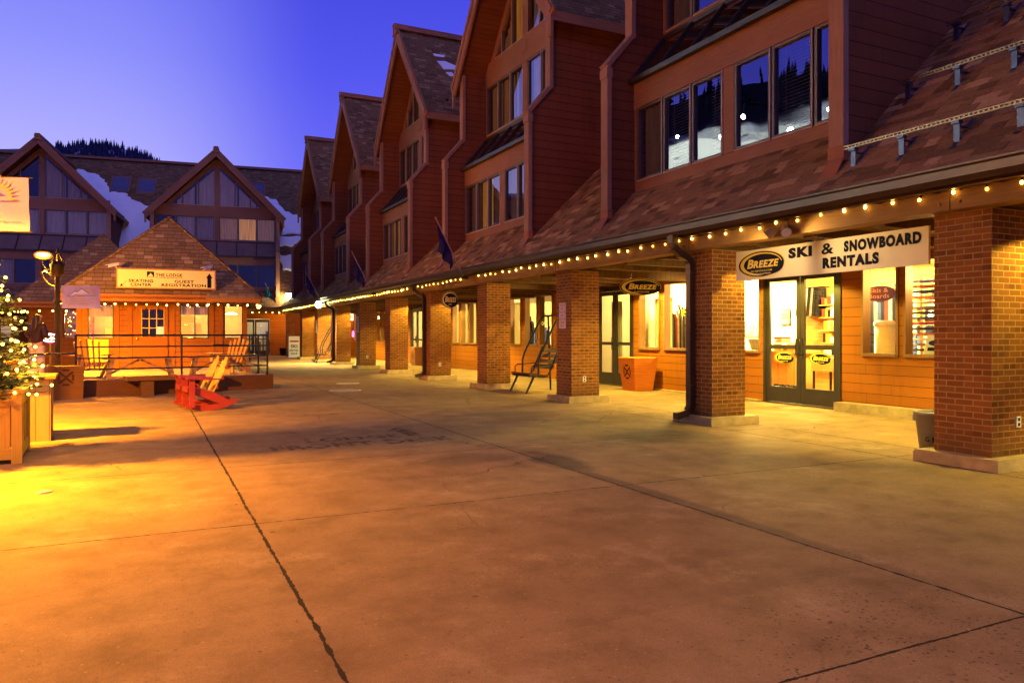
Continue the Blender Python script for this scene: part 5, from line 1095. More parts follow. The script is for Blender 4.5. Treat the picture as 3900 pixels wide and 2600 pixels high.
# ------------------------------------------------------------------ the person on the deck
def skin_mesh(name, joints, links, mat, parent, sub=2, root=0):
    me = bpy.data.meshes.new(name); me.from_pydata([j[0] for j in joints], links, [])
    ob = bpy.data.objects.new(name, me); COL.objects.link(ob); sk = ob.modifiers.new('skin', 'SKIN'); sk.use_smooth_shade = True
    sv = me.skin_vertices[0].data
    for i, j in enumerate(joints): r = j[1]; sv[i].radius = r if isinstance(r, tuple) else (r, r); sv[i].use_root = (i == root)
    ss = ob.modifiers.new('sub', 'SUBSURF'); ss.levels = sub; ss.render_levels = sub
    dg = bpy.context.evaluated_depsgraph_get(); m2 = bpy.data.meshes.new_from_object(ob.evaluated_get(dg)); bpy.data.objects.remove(ob); bpy.data.meshes.remove(me)
    m2.materials.clear(); m2.materials.append(mat); m2.name = name
    for p in m2.polygons: p.use_smooth = True; p.material_index = 0
    o = bpy.data.objects.new(name, m2); COL.objects.link(o); o.parent = parent; return o
SKIN = m_paint('skin', (0.42, 0.23, 0.15), 0.55, 0.06, 6); HAIR = m_wood('dark_hair', (0.035, 0.018, 0.012), 0.4, 0.5, 'v')
per = thing('person', 'person with long dark hair in a dark jacket and pale trousers standing on the deck', 'person', (-2.32, 20.62, 0.38), R(-35))
H = 1.60; J = []; L = []
def jn(x, y, z, r, p=None): J.append(((x, y, z), r)); (L.append((p, len(J) - 1)) if p is not None else None); return len(J) - 1
pel = jn(0, 0, 0.86, (0.135, 0.10)); wai = jn(0, 0.0, 1.02, (0.115, 0.085), pel); che = jn(0, 0.0, 1.20, (0.14, 0.095), wai); nb = jn(0, 0.005, 1.345, (0.055, 0.05), che); nk = jn(0, 0.02, 1.40, 0.046, nb); hd = jn(0, 0.035, 1.48, (0.072, 0.09), nk); ht = jn(0, 0.03, 1.555, (0.06, 0.07), hd)
jn(0, 0.125, 1.475, 0.012, hd)                          # nose
for s in (-1, 1):
    jn(s * 0.078, 0.02, 1.475, 0.012, hd)               # ears
    sh = jn(s * 0.165, 0.0, 1.30, 0.052, che); el = jn(s * 0.235, -0.03, 1.06, 0.038, sh); wr = jn(s * 0.15, 0.19, 1.02, 0.026, el); pa = jn(s * 0.12, 0.26, 1.04, (0.034, 0.018), wr)
    for k, (ox, ln) in enumerate(((-0.024, 0.062), (-0.008, 0.072), (0.009, 0.068), (0.025, 0.052))):
        a = jn(s * 0.12 + ox, 0.305, 1.05 + 0.004 * k, 0.009, pa); jn(s * 0.12 + ox * 0.9, 0.305 + ln * 0.5, 1.075, 0.0075, a)
    jn(s * 0.085, 0.275, 1.075, 0.009, pa)
    hp = jn(s * 0.085, 0, 0.80, 0.088, pel); kn = jn(s * 0.095, 0.015, 0.46, 0.056, hp); an = jn(s * 0.10, -0.01, 0.09, 0.036, kn); jn(s * 0.105, 0.11, 0.035, (0.036, 0.028), an)
skin_mesh('body', J, L, SKIN, per)
J = []; L = []
pel = jn(0, 0, 0.84, (0.16, 0.125)); wai = jn(0, 0, 1.02, (0.145, 0.115), pel); che = jn(0, 0, 1.20, (0.17, 0.125), wai); jn(0, 0.005, 1.34, (0.075, 0.07), che)
for s in (-1, 1):
    sh = jn(s * 0.17, 0, 1.29, 0.072, che); el = jn(s * 0.25, -0.035, 1.06, 0.060, sh); jn(s * 0.165, 0.165, 1.02, 0.045, el)
skin_mesh('jacket', J, L, m_paint('dark_jacket', (0.035, 0.018, 0.022), 0.6, 0.4, 8, 0, 0.3), per)
J = []; L = []
pel = jn(0, 0, 0.88, (0.15, 0.115))
for s in (-1, 1):
    hp = jn(s * 0.088, 0, 0.78, 0.105, pel); kn = jn(s * 0.098, 0.012, 0.45, 0.082, hp); jn(s * 0.105, 0.0, 0.05, 0.074, kn)
skin_mesh('trousers', J, L, m_paint('pale_trousers', (0.56, 0.42, 0.33), 0.8, 0.1, 5, 0, 0.2), per)
J = []; L = []
t0 = jn(0, -0.005, 1.565, (0.075, 0.085)); a = jn(0, -0.03, 1.46, (0.088, 0.07), t0); c = jn(0, -0.065, 1.33, (0.095, 0.045), a); jn(0, -0.105, 1.17, (0.07, 0.035), c)
skin_mesh('hair', J, L, HAIR, per)
for s in (-1, 1):
    b = MB(); b.ball((s * 0.03, 0.108, 1.495), 0.011, 8, 6); b.build('eye', WHITE, per)
    b = MB(); b.ball((s * 0.105, 0.06, 0.035), 0.05, 12, 8, (0.85, 2.0, 0.7)); b.build('shoe', DARK, per)
b = MB(); b.ball((0, 0.112, 1.435), 0.022, 8, 6, (1.1, 0.35, 0.25)); b.build('mouth', m_paint('lips', (0.35, 0.10, 0.08), 0.5, 0.1), per)
b = MB(); b.box(-0.036, 0.036, 0.30, 0.31, 1.05, 1.19); tag(b.build('phone', INKD), 'dark phone held up in both hands of the person on the deck', 'phone').location = (-2.32, 20.62, 0.38); bpy.data.objects['phone'].rotation_euler = (0, 0, R(-35))
# ------------------------------------------------------------------ string lights: one string is one thing, each bulb a part
def string_lights(name, label, pts, step, r=0.019, sag=0.0, drop=0.05, mat=None, group='string lights'):
    P0 = Vector(pts[0]); t = thing(name, label, 'string lights', P0, 0, group)
    seg = [(Vector(p), Vector(q)) for p, q in zip(pts, pts[1:])]; tot = sum((q - p).length for p, q in seg)
    def at(d):
        for p, q in seg:
            l = (q - p).length
            if d <= l + 1e-6: return p + (q - p) * (d / l)
            d -= l
        return seg[-1][1]
    n = int(tot / step); W_ = []; rr = random.Random(n)
    spots = [at(i * step) for i in range(n + 1)]
    for i, p in enumerate(spots):
        W_.append(p - P0)
        if i < n: W_.append(at((i + 0.5) * step) - P0 - Vector((0, 0, rr.uniform(0.015, 0.045))))
    b = MB(); b.tube(W_, 0.008, 5); b.build('wire', CABLE, t)
    prof = [(0.001, -drop - 2.2 * r), (r * 0.7, -drop - 1.9 * r), (r, -drop - 1.1 * r), (r * 0.8, -drop - 0.2 * r), (r * 0.45, -drop)]; base = []
    for m in ([mat] if mat else BULBS): b = MB(); b.lathe(prof, n=10); base.append(b.build('bulb', m, t))
    b = MB(); b.lathe([(0.012, -drop), (0.013, 0.0)], n=8); s0 = b.build('socket', BLACK, base[0])
    for i, p in enumerate(spots[:100]):
        c = base[i] if i < len(base) else base[rr.choice((0, 0, 0, 1, 2)) % len(base)].copy()
        if i >= len(base): COL.objects.link(c); c.parent = t
        c.location = p - P0 + Vector((0, 0, rr.uniform(-0.02, 0.02))); c.rotation_euler = (rr.uniform(-0.45, 0.45), rr.uniform(-0.25, 0.25), 0)
        if 0 < i < 45: q = s0.copy(); COL.objects.link(q); q.parent = c
    return t
XB = 7.99
string_lights('string_lights', 'string of warm bulbs along the beam over the rentals sign board', [(XB, 4.6, 3.09), (XB, 18.7, 3.09)], 0.365)
string_lights('string_lights', 'short string of warm bulbs on the beam above the round hanging sign', [(XB, 19.8, 3.09), (XB, 24.1, 3.09)], 0.37)
string_lights('string_lights', 'dense string of warm bulbs on the far end of the shop beam', [(XB, 24.7, 3.09), (XB, 51.2, 3.09)], 0.34, 0.026)
ca, sa = math.cos(KA), math.sin(KA)
def kp(x, y, z, o=(0.45, 26.57, 0.38)): return (o[0] + x * ca - y * sa, o[1] + x * sa + y * ca, o[2] + z)
string_lights('string_lights', 'string of warm bulbs round the eave of the orange kiosk', [kp(-2.95, 2.6, 2.12), kp(-2.95, -0.02, 2.12), kp(1.3, -0.02, 2.12), kp(1.3, -0.28, 2.12), kp(2.95, -0.28, 2.12), kp(2.95, 2.6, 2.12)], 0.30, 0.028)
k2 = (-1.86, 33.03, 0.2)
string_lights('string_lights', 'string of warm bulbs round the eave of the darker kiosk', [kp(-2.8, 2.6, 2.24, k2), kp(-2.8, -0.02, 2.24, k2), kp(2.8, -0.02, 2.24, k2)], 0.45, 0.036)
def wl(x, y, z): return (WO.x + x * math.cos(WA) - y * math.sin(WA), WO.y + x * math.sin(WA) + y * math.cos(WA), z)
string_lights('string_lights', 'string of warm bulbs under the canopy of the lodge wing', [wl(7.7, -5.6, 2.98), wl(7.7, 4.0, 2.98)], 0.42, 0.034)
string_lights('string_lights', 'string of warm bulbs beyond the spruce on the wing canopy', [wl(7.7, 8.5, 2.98), wl(7.7, 17.0, 2.98)], 0.55, 0.04)

# ------------------------------------------------------------------ signs of the rental shop
NAVY = m_paint('sign_navy', (0.009, 0.008, 0.014), 0.7, 0.1)
GOLD = m_paint('sign_gold', (0.85, 0.58, 0.07), 0.4, 0.06)
CREAM = m_paint('sign_cream', (0.86, 0.72, 0.45), 0.55, 0.04, 1.2)
def oval_logo(b, c, ex, ey, w, h, lines=(), base=True, step=0.003):
    """materials: 0 navy, 1 gold, 2 cream"""
    c = Vector(c); ex = Vector(ex); ey = Vector(ey); n = ex.cross(ey)
    b.m = 1; b.ellipse(c + n * step, ex, ey, w, h); b.m = 0; b.ellipse(c + n * 2 * step, ex, ey, w * 0.975, h * 0.945)
    b.m = 1; b.ellipse(c + n * 3 * step, ex, ey, w * 0.90, h * 0.86); b.m = 0; b.ellipse(c + n * 4 * step + ex * w * 0.035, ex, ey, w * 0.80, h * 0.74)
    b.ellipse(c + n * 3.9 * step + ex * w * 0.13 - ey * h * 0.10, ex, ey, w * 0.70, h * 0.66)
    b.m = 1; b.text('B', c + n * 5 * step + ex * (-0.29 * w) + ey * (-0.14 * h), ex, ey, 0.15 * w, 0.34 * h, 0.04, 0.22)
    b.text('REEZE', c + n * 5 * step + ex * (-0.15 * w) + ey * (-0.14 * h), ex, ey, 0.54 * w, 0.27 * h, 0.045, 0.22)
    for s, y, ww, hh, m in lines: b.m = m; b.text(s, c + n * 5 * step + ex * (-ww / 2 * w + 0.02 * w) + ey * (y * h), ex, ey, ww * w, hh * h, 0.015, 0.12)
MY, NY = (0, -1, 0), (0, 0, 1)
t = thing('shop_sign', 'long cream board sign for ski and snowboard rentals hung between two brick pillars', 'sign', (8.6, 7.7, 2.33), world=True)
b = MB(); b.box(8.6, 8.64, 6.04, 9.38, 2.33, 2.80); b.build('sign_board', CREAM, t)
b = MB(); b.m = 0
for s, ya, yb, z in (('SKI', 8.27, 7.83, 2.595), ('&', 7.66, 7.45, 2.595), ('SNOWBOARD', 7.28, 6.13, 2.595), ('RENTALS', 7.64, 6.73, 2.395)):
    b.text(s, (8.595, ya, z), MY, NY, ya - yb, 0.155, 0.02 if s == '&' else 0.065)
    if s == 'SNOWBOARD': b.build('lettering', NAVY, t); b = MB()
b.build('lettering', [NAVY, GOLD, CREAM], t); b = MB()
oval_logo(b, (8.598, 8.83, 2.565), MY, NY, 0.98, 0.415, (('SKI RENTALS.COM', -0.29, 0.46, 0.07, 1), ('Ski & Snowboard Rentals', -0.39, 0.40, 0.055, 2)))
b.build('logo', [NAVY, GOLD, CREAM], t)
for y in (6.6, 8.9): b = MB(); b.tube([(8.62, y, 2.80), (8.62, y, 2.97)], 0.012, 6); b.build('hanger', BLACK, t)
def hang_oval(loc, rz, w, h, label, lines, hang, round_=False):
    t = thing('hanging_sign', label, 'sign', loc, rz, 'oval signs hung under the arcade'); X, Z = Vector((1, 0, 0)), Vector((0, 0, 1))
    b = MB(); b.ellipse((0, -0.02, 0), X, Z, w, h, 44, 0.04); b.build('sign_board', NAVY, t)
    b = MB(); oval_logo(b, (0, -0.021, 0), X, Z, w, h, lines); oval_logo(b, (0, 0.021, 0), -X, Z, w, h, lines); b.build('lettering', [NAVY, GOLD, CREAM], t)
    for s in (-0.22, 0.22): b = MB(); b.tube([(s * w, 0, h * 0.42), (s * w, 0, hang)], 0.008, 6); b.build('hanger', BLACK, t)
    return t
hang_oval((9.55, 13.35, 2.49), R(-20), 0.92, 0.37, 'dark oval sign with gold ring hung before the curtained double doors', (('SKI RENTALS.COM', -0.33, 0.36, 0.08, 1),), 0.33)
rs = hang_oval((7.62, 19.7, 2.44), R(-8), 0.47, 0.49, 'small round dark sign with gold ring on a scroll bracket by the fifth pillar', (('SKI', -0.30, 0.2, 0.07, 1),), 0.24)
b = MB(); b.tube([(0.36, 0, 0.50), (-0.25, 0, 0.42), (-0.30, 0, 0.36)], 0.012, 6); b.tube([(0.05 + 0.07 * (1 - i / 20) * math.cos(i * 0.55), 0, 0.40 + 0.07 * (1 - i / 20) * math.sin(i * 0.55)) for i in range(18)], 0.008, 6)
b.tube([(-0.17 + 0.05 * (1 - i / 20) * math.cos(i * 0.55), 0, 0.37 + 0.05 * (1 - i / 20) * math.sin(i * 0.55)) for i in range(18)], 0.008, 6); b.build('scroll_bracket', BLACK, rs)
for (dr, ya, yb), z in zip(DOORLEAF, (0.98, 0.98)):
    b = MB(); oval_logo(b, (XW + 0.012, (ya + yb) / 2 - 0.02, z), MY, NY, 0.56, 0.26, (('SKI RENTALS.COM', -0.33, 0.36, 0.09, 1),), step=0.0015); b.build('logo_decal', [NAVY, GOLD, CREAM], dr)
t = thing('window_decal', 'small oval decal on the shop window beside the second pillar', 'decal', (XW, 15.5, 2.0), world=True)
b = MB(); oval_logo(b, (XW + 0.03, 15.05, 2.03), MY, NY, 0.44, 0.20, (), step=0.0015); b.build('lettering', [NAVY, GOLD, CREAM], t)
# warning sign on the third pillar
t = thing('warning_sign', 'white and red sign warning of falling snow and ice on the brick pillar', 'sign', (8.22, 14.39, 1.6), world=True)
b = MB(); b.box(8.215, 8.228, 14.25, 14.53, 1.60, 2.16); b.build('sign_plate', m_paint('pink_white_plate', (0.74, 0.58, 0.56), 0.5, 0.05), t)
b = MB()
for k, s in enumerate(('WATCH', 'FOR', 'FALLING', 'SNOW', 'AND ICE', 'FROM', 'ROOF')): w = 0.032 * len(s) + 0.02; b.text(s, (8.213, 14.39 + w / 2, 2.085 - k * 0.075), MY, NY, w, 0.05, 0.02)
b.build('lettering', m_paint('red_lettering', (0.45, 0.05, 0.05), 0.5, 0.1), t)
# notice plates on the far pillars
for k, (p, z0, z1_, lab) in enumerate(((32.0, 1.55, 2.25, 'narrow white notice plate on the pillar beyond the green smear'), (41.0, 1.55, 2.25, 'narrow white notice plate on the pillar by the far lift chair'))):
    p = PIL[7] if k == 0 else PIL[9]; t = thing('notice_plate', lab, 'notice', (8.22, p + 0.33, z0), world=True, group='notice plates on the far pillars')
    b = MB(); b.box(8.212, 8.228, p + 0.2, p + 0.44, z0, z1_); b.build('plate', WHITE, t); b = MB()
    for q in range(5): b.box(8.208, 8.212, p + 0.24, p + 0.40, z0 + 0.1 + q * 0.11, z0 + 0.14 + q * 0.11)
    b.build('lettering', INKD, t)
t = thing('shop_sign', 'white square shop sign with red edge glowing above the far arcade door', 'sign', (11.4, 47.6, 2.35)); b = MB(); b.m = 0; b.box(-0.45, 0.45, 0, 0.05, 0, 0.5); b.m = 1; b.box(-0.45, 0.45, -0.01, 0, 0.44, 0.5); b.build('sign_board', [m_emit('lit_sign_face', (1, 0.85, 0.7), 1.6), m_paint('red_edge', (0.6, 0.03, 0.03), 0.5)], t); b = MB(); b.text('MASSAGE', (-0.40, -0.012, 0.16), (1, 0, 0), (0, 0, 1), 0.8, 0.16, 0.02); b.build('lettering', INKD, t); b = MB(); b.tube([(0.3, 0.02, 0.5), (0.3, 0.02, 0.6)], 0.01); b.tube([(-0.3, 0.02, 0.5), (-0.3, 0.02, 0.6)], 0.01); b.build('hanger', BLACK, t)
t = thing('neon_sign', 'small pink neon sign in the far arcade window', 'neon sign', (11.9, 47.9, 1.5)); b = MB(); b.tube([(0, 0.14 * math.cos(6.283 * i / 20), 0.17 * math.sin(6.283 * i / 20)) for i in range(21)], 0.03, 6, False); b.build('tube', bpy.data.materials['neon_magenta'], t)
# ------------------------------------------------------------------ chair lift benches
SLAT = m_wood('lift_slat', (0.09, 0.04, 0.025))
def lift_bench(loc, rz, label):
    t = thing('lift_chair_bench', label, 'bench', loc, rz, 'benches made of ski lift chairs')
    ww = 0.58                                            # faces -x, across y
    b = MB()
    for k in range(4): b.box(-0.30 + k * 0.13, -0.19 + k * 0.13, -ww, ww, 0.47 - 0.012 * k, 0.50 - 0.012 * k)
    b.build('seat', SLAT, t); b = MB()
    for k in range(4): z = 0.60 + k * 0.135; x = 0.28 + 0.085 * (k + 0.5); b.prism([(x, -ww, z), (x + 0.02, -ww, z), (x + 0.075, -ww, z + 0.10), (x + 0.055, -ww, z + 0.10)], (0, 2 * ww, 0))
    b.build('backrest', SLAT, t)
    for s in (-1, 1):
        y = s * 0.50; b = MB()
        b.tube([(-0.30, y, 0.44), (0.10, y, 0.40), (0.22, y, 0.43), (0.30, y, 0.55), (0.56, y, 1.15)], 0.022, 8); b.build('side_rail', BLACK, t)
        b = MB(); b.tube([(-0.02, y, 0.42), (-0.02, y, 0.80), (0.04, y, 1.0), (0.42, y, 1.72), (0.50, y, 1.86), (0.60, y, 1.95)] + ([(0.62, 0, 1.96)] if s < 0 else [(0.62, 0, 1.955)]), 0.027, 10); b.build('hanger_bar', BLACK, t)
        b = MB(); b.tube([(-0.22, y * 1.02, 0.47), (-0.22, y * 1.02, 0.64), (-0.16, y * 1.02, 0.70), (0.36, y * 1.02, 0.72)], 0.015, 8); b.build('armrest', BLACK, t)
        b = MB(); b.tube([(-0.14, y, 0.44), (-0.36, y, 0.0)], 0.028, 8); b.build('leg', BLACK, t)
        b = MB(); b.tube([(0.62, y * 0.55, 1.94), (0.80, y, 0.0)], 0.025, 8); b.build('leg', BLACK, t)
    b = MB(); b.tube([(0.22, -0.5, 0.42), (0.22, 0.5, 0.42)], 0.02, 8); b.tube([(-0.16, -0.5, 0.42), (-0.16, 0.5, 0.42)], 0.02, 8); b.build('crossbar', BLACK, t)
    return t
lb = lift_bench((8.80, 17.02, 0), R(-3), 'dark ski lift chair bench under the arcade by the pillar with the warning sign')
copy_thing(lb, (8.2, 39.6, 0), R(-6), 'ski lift chair bench far along the row beneath the flood lamp')
# ------------------------------------------------------------------ flags on slanting poles
def flag(loc, rz, label, mat, L_=1.75, grp='flags on slanting poles', seed=1):
    t = thing('flag', label, 'flag', loc, rz, grp); d = Vector((-0.46, 0.0, 0.888))
    b = MB(); b.tube([(0, 0, 0), d * L_], 0.018, 8); b.ball(d * L_, 0.03, 8, 6); b.build('pole', m_pole, t)
    b = MB(); b.box(-0.05, 0.12, -0.03, 0.03, -0.06, 0.02); b.build('bracket', BLACK, t)
    rr = random.Random(seed); n, m = 14, 10; vs = []
    for i in range(n + 1):                               # limp cloth hanging from the upper pole
        f = i / n
        for j in range(m + 1):
            g = j / m; p = d * (L_ * (0.95 - 0.52 * g)); fall = f * (0.80 - 0.32 * g)
            vs.append((p.x + 0.10 * f * math.sin(3 * f) + 0.02 * math.sin(j * 1.1), p.y + 0.07 * math.sin(j * 1.25 + f * 2) * f + 0.03 * math.sin(f * 7), p.z - fall))
    b = MB(); b.add(vs, [(i * (m + 1) + j, (i + 1) * (m + 1) + j, (i + 1) * (m + 1) + j + 1, i * (m + 1) + j + 1) for i in range(n) for j in range(m)], True); b.build('cloth', mat, t)
    return t
m_pole = m_paint('flag_pole_wood', (0.36, 0.20, 0.12), 0.5, 0.15)
BLUE = m_paint('dark_blue_flag', (0.022, 0.015, 0.06), 0.8, 0.3, 4)
flag((7.78, 19.05, 3.04), 0, 'dark blue flag drooping from a pole above the round hanging sign', BLUE)
flag((7.78, 28.25, 3.04), 0, 'dark blue flag on a slanting pole above the middle pillars', BLUE, seed=2)
flag((7.78, 37.6, 3.04), 0, 'dark blue flag on a slanting pole near the flood lamp', BLUE, seed=3)
flag(wl(8.6, -3.9, 3.16), R(0), 'bright green flag at the inner corner of the wing canopy', m_paint('green_flag', (0.01, 0.30, 0.16), 0.7, 0.2, 4), 1.9, seed=4)
# ------------------------------------------------------------------ lamps on the buildings
t = thing('flood_lamp', 'blazing round flood lamp on the beam end above the far lift chair', 'lamp', (7.86, 38.2, 2.98)); b = MB(); b.ball((-0.14, -0.1, -0.02), 0.17, 14, 8); b.build('lamp_glass', FLOOD, t); b = MB(); b.lathe([(0.06, 0), (0.09, 0.1), (0.05, 0.14), (0.001, 0.14)], (-0.14, -0.1, 0.13), 14); b.tube([(0.14, 0, 0.12), (-0.06, -0.06, 0.16)], 0.02); b.build('housing', BLACK, t)
lamp('flood_light', 'SPOT', (7.50, 37.9, 2.66), 2600, (1.0, 0.74, 0.26), 0.12, spot=R(168))
lp = Vector(wl(8.5, -4.55, 3.14)); t = thing('wall_lantern', 'bright square lantern on a short post at the wing corner', 'lantern', lp); b = MB(); b.tube([(0, 0, 0), (0, 0, 0.55)], 0.035, 8); b.box(-0.19, 0.19, -0.19, 0.19, 0.52, 0.56); b.lathe([(0.24, 1.06), (0.10, 1.2), (0.001, 1.24)], n=4); b.build('lantern_frame', BLACK, t)
b = MB(); b.prism([(-0.15, -0.15, 0.56), (0.15, -0.15, 0.56), (0.15, 0.15, 0.56), (-0.15, 0.15, 0.56)], (0, 0, 0.01)); b.add([(-.15, -.15, .57), (.15, -.15, .57), (.15, .15, .57), (-.15, .15, .57), (-.20, -.20, 1.05), (.20, -.20, 1.05), (.20, .20, 1.05), (-.20, .20, 1.05)], [(0, 1, 5, 4), (1, 2, 6, 5), (2, 3, 7, 6), (3, 0, 4, 7), (4, 5, 6, 7)]); b.build('lantern_glass', FLOOD, t)
lamp('lantern_light', 'POINT', lp + Vector((-0.1, -0.5, 0.8)), 400, (1.0, 0.8, 0.36), 0.15)
t = thing('spotlight', 'pair of spotlight heads on the beam above the rentals sign', 'spotlight', (8.0, 7.78, 2.98))
b = MB(); b.box(-0.03, 0.02, -0.06, 0.06, -0.04, 0.06); b.build('base_box', m_paint('spot_tan', (0.42, 0.28, 0.10), 0.5, 0.1), t)
for s in (-1, 1):
    b = MB(); d = Vector((-0.55, s * 0.75, -0.6)).normalized(); P0 = Vector((-0.03, s * 0.03, 0)); b.tube([P0, P0 + d * 0.07, P0 + d * 0.10, P0 + d * 0.22], [0.02, 0.03, 0.045, 0.075], 14); h = b.build('spot_head', bpy.data.materials['spot_tan'], t)
    b = MB(); q = P0 + d * 0.221; u = d.orthogonal().normalized(); b.ellipse(q, u, d.cross(u), 0.13, 0.13, 20); b.build('lens', m_paint('spot_lens', (0.7, 0.66, 0.55), 0.2, 0.05), h)
for s in (-1, 1): o = lamp('sign_fill_light', 'SPOT', (7.72, 7.78 + s * 0.34, 2.76), 34, (1.0, 0.76, 0.36), 0.05, spot=R(120)); o.rotation_euler = (Vector((8.6, 7.72 + s * 1.0, 2.5)) - Vector((7.72, 7.78 + s * 0.34, 2.76))).to_track_quat('-Z', 'Y').to_euler()  # fill spots added beside the spotlight heads to brighten the sign board
# ceiling lamps in the arcade
ARC = m_emit('arcade_lamp_glass', (1, 0.72, 0.2), 12)
for k, p in enumerate(PIL[:-1]):
    pw = (62, 44, 22, 24, 48, 58, 20, 70, 80, 80, 80)[k]
    if not pw: continue
    x, y = (11.1, p + 2.0) if k in (2, 3, 6) else (9.5, p + 3.72)
    t = thing('ceiling_lamp', 'flush round lamp on the arcade ceiling', 'ceiling lamp', (x, y, 2.96), group='flush lamps on the arcade ceiling')
    b = MB(); b.lathe([(0.15, 0), (0.15, -0.04), (0.13, -0.045)], n=20); b.build('rim', BLACK, t); b = MB(); b.lathe([(0.13, -0.04), (0.10, -0.075), (0.001, -0.085)], n=20); b.build('lamp_glass', ARC, t)
    o = lamp('arcade_light', 'SPOT', (x, y, 2.84), pw * 29, (1.0, 0.80, 0.11), 0.06, spot=R(152)); o.data.spot_blend = 0.12
    o = lamp('arcade_light', 'SPOT', (x if x > 10 else 10.1, y if x > 10 else p + 2.4, 2.84), pw * 17, (1.0, 0.80, 0.16), 0.06, spot=R(104)); o.data.spot_blend = 0.35  # second narrow spot, added only to brighten the arcade floor
# ------------------------------------------------------------------ small things on the ground
t = thing('rubbish_bin', 'grey round plastic bin tucked behind the brick pillar', 'bin', (8.80, 6.08, 0))
b = MB(); b.lathe([(0.001, 0), (0.18, 0), (0.235, 0.47), (0.25, 0.47), (0.255, 0.51), (0.23, 0.52), (0.21, 0.49), (0.17, 0.05), (0.001, 0.05)], n=28); b.build('bin_body', m_paint('grey_plastic', (0.24, 0.21, 0.21), 0.5, 0.15, 4), t)
b = MB(); b.box(-0.06, 0.06, -0.275, -0.24, 0.38, 0.45); b.box(-0.06, 0.06, 0.24, 0.275, 0.38, 0.45); b.build('handle', bpy.data.materials['grey_plastic'], t)
b = MB(); a_ = R(200); q = Vector((math.cos(a_), math.sin(a_), 0)); e = Vector((-math.sin(a_), math.cos(a_), 0))
for ch, du in (('G', -0.06), ('E', 0.02)): b.text(ch, q * 0.232 + e * du + Vector((0, 0, 0.16)), e, (0, 0, 1), 0.045, 0.06, 0.03)
b.build('lettering', INKD, t)
t = thing('sandwich_board', 'white sandwich board sign with red heading in the far inner corner', 'sign board', (8.45, 49.3, 0), R(-12))
for s in (-1, 1):
    b = MB(); P_ = lambda x, z: (x, s * (0.30 - 0.24 * z / 1.35) , z); b.prism([P_(-0.33, 0), P_(0.33, 0), P_(0.33, 1.35), P_(-0.33, 1.35)], (0, 0.03 * s, 0)); b.build('panel', WHITE, t)
b = MB(); F_ = lambda x, z, dd=0.006: (x, -(0.30 - 0.24 * z / 1.35) - 0.03 - dd, z)
b.m = 0; b.poly([F_(-0.28, 0.98), F_(0.28, 0.98), F_(0.28, 1.08), F_(-0.28, 1.08)]); b.m = 1; sz = Vector(F_(0, 1)) - Vector(F_(0, 0)); sz.normalize()
b.text('SKI', F_(-0.2, 0.62, 0.006), (1, 0, 0), sz, 0.4, 0.2, 0.02); b.text('RENTAL', F_(-0.26, 0.40, 0.006), (1, 0, 0), sz, 0.52, 0.12, 0.02); b.text('SALE', F_(-0.2, 0.2, 0.006), (1, 0, 0), sz, 0.4, 0.12, 0.02); b.build('lettering', [bpy.data.materials['red_edge'], INKD], t)
t = thing('waste_basket', 'small dark basket against the orange wall of the wing', 'bin', wl(11.1, -4.25, 0)); b = MB(); b.lathe([(0.001, 0), (0.18, 0), (0.25, 0.5), (0.26, 0.52), (0.235, 0.52), (0.17, 0.03), (0.001, 0.03)], n=20); b.build('basket', DARK, t)
# ------------------------------------------------------------------ rental shop interior seen through the glass
room = tag(bpy.data.objects.new('room', None), None, None); bpy.data.objects.remove(room)
WOODI = m_wood('interior_wood', (0.50, 0.27, 0.08)); WALLI = m_paint('shop_white_wall', (0.72, 0.66, 0.52), 0.7, 0.05)
b = MB(); b.box(16.0, 16.1, 6.0, 17.15, 0, 2.96); b.box(XW + 0.16, 16.1, 17.15, 17.25, 0, 2.96); b.box(XW + 0.16, 16.1, 5.9, 6.0, 0, 2.96); b.build('shop_inner_wall', WALLI, row)
b = MB(); b.box(XW + 0.16, 16, 6.0, 17.15, 0.0, 0.02); b.build('shop_floor', m_paint('shop_floor', (0.6, 0.52, 0.38), 0.4, 0.15, 2), row)
b = MB(); b.box(XW + 0.16, 16, 6.0, 17.15, 2.9, 2.95); b.build('shop_ceiling', m_wood('shop_ceiling', (0.5, 0.26, 0.09), plank=0.15), row)
b = MB(); b.box(14.9, 15.0, 6.0, 13.8, 0.02, 2.9); b.build('slat_wall', m_wood('slat_wall', (0.55, 0.27, 0.07), plank=0.1), row)
for x, y in ((13.4, 11.4), (14.6, 15.2), (13.4, 8.6), (15.4, 16.4)):
    t = thing('ceiling_light', 'bright round ceiling light inside the rental shop', 'ceiling lamp', (x, y, 2.88), group='ceiling lights in the rental shop'); b = MB(); b.lathe([(0.22, 0), (0.20, -0.05), (0.001, -0.07)], n=20); b.build('lamp_glass', m_emit('shop_lamp_glass', (1, 0.8, 0.4), 14) if 'shop_lamp_glass' not in bpy.data.materials else bpy.data.materials['shop_lamp_glass'], t); b = MB(); b.lathe([(0.24, 0.02), (0.24, -0.01), (0.22, -0.01)], n=20); b.build('rim', WHITE, t)
    lamp('shop_light', 'POINT', (x, y, 2.6), 1600, (1.0, 0.76, 0.22), 0.2)
rr = random.Random(33)
GOODS = [m_paint('goods_%s' % n, c, 0.5, 0.3, 9) for n, c in (('black', (0.015, 0.014, 0.016)), ('grey', (0.22, 0.22, 0.24)), ('white', (0.75, 0.72, 0.66)), ('red', (0.4, 0.05, 0.03)), ('orange', (0.6, 0.25, 0.04)), ('blue', (0.05, 0.08, 0.25)))]
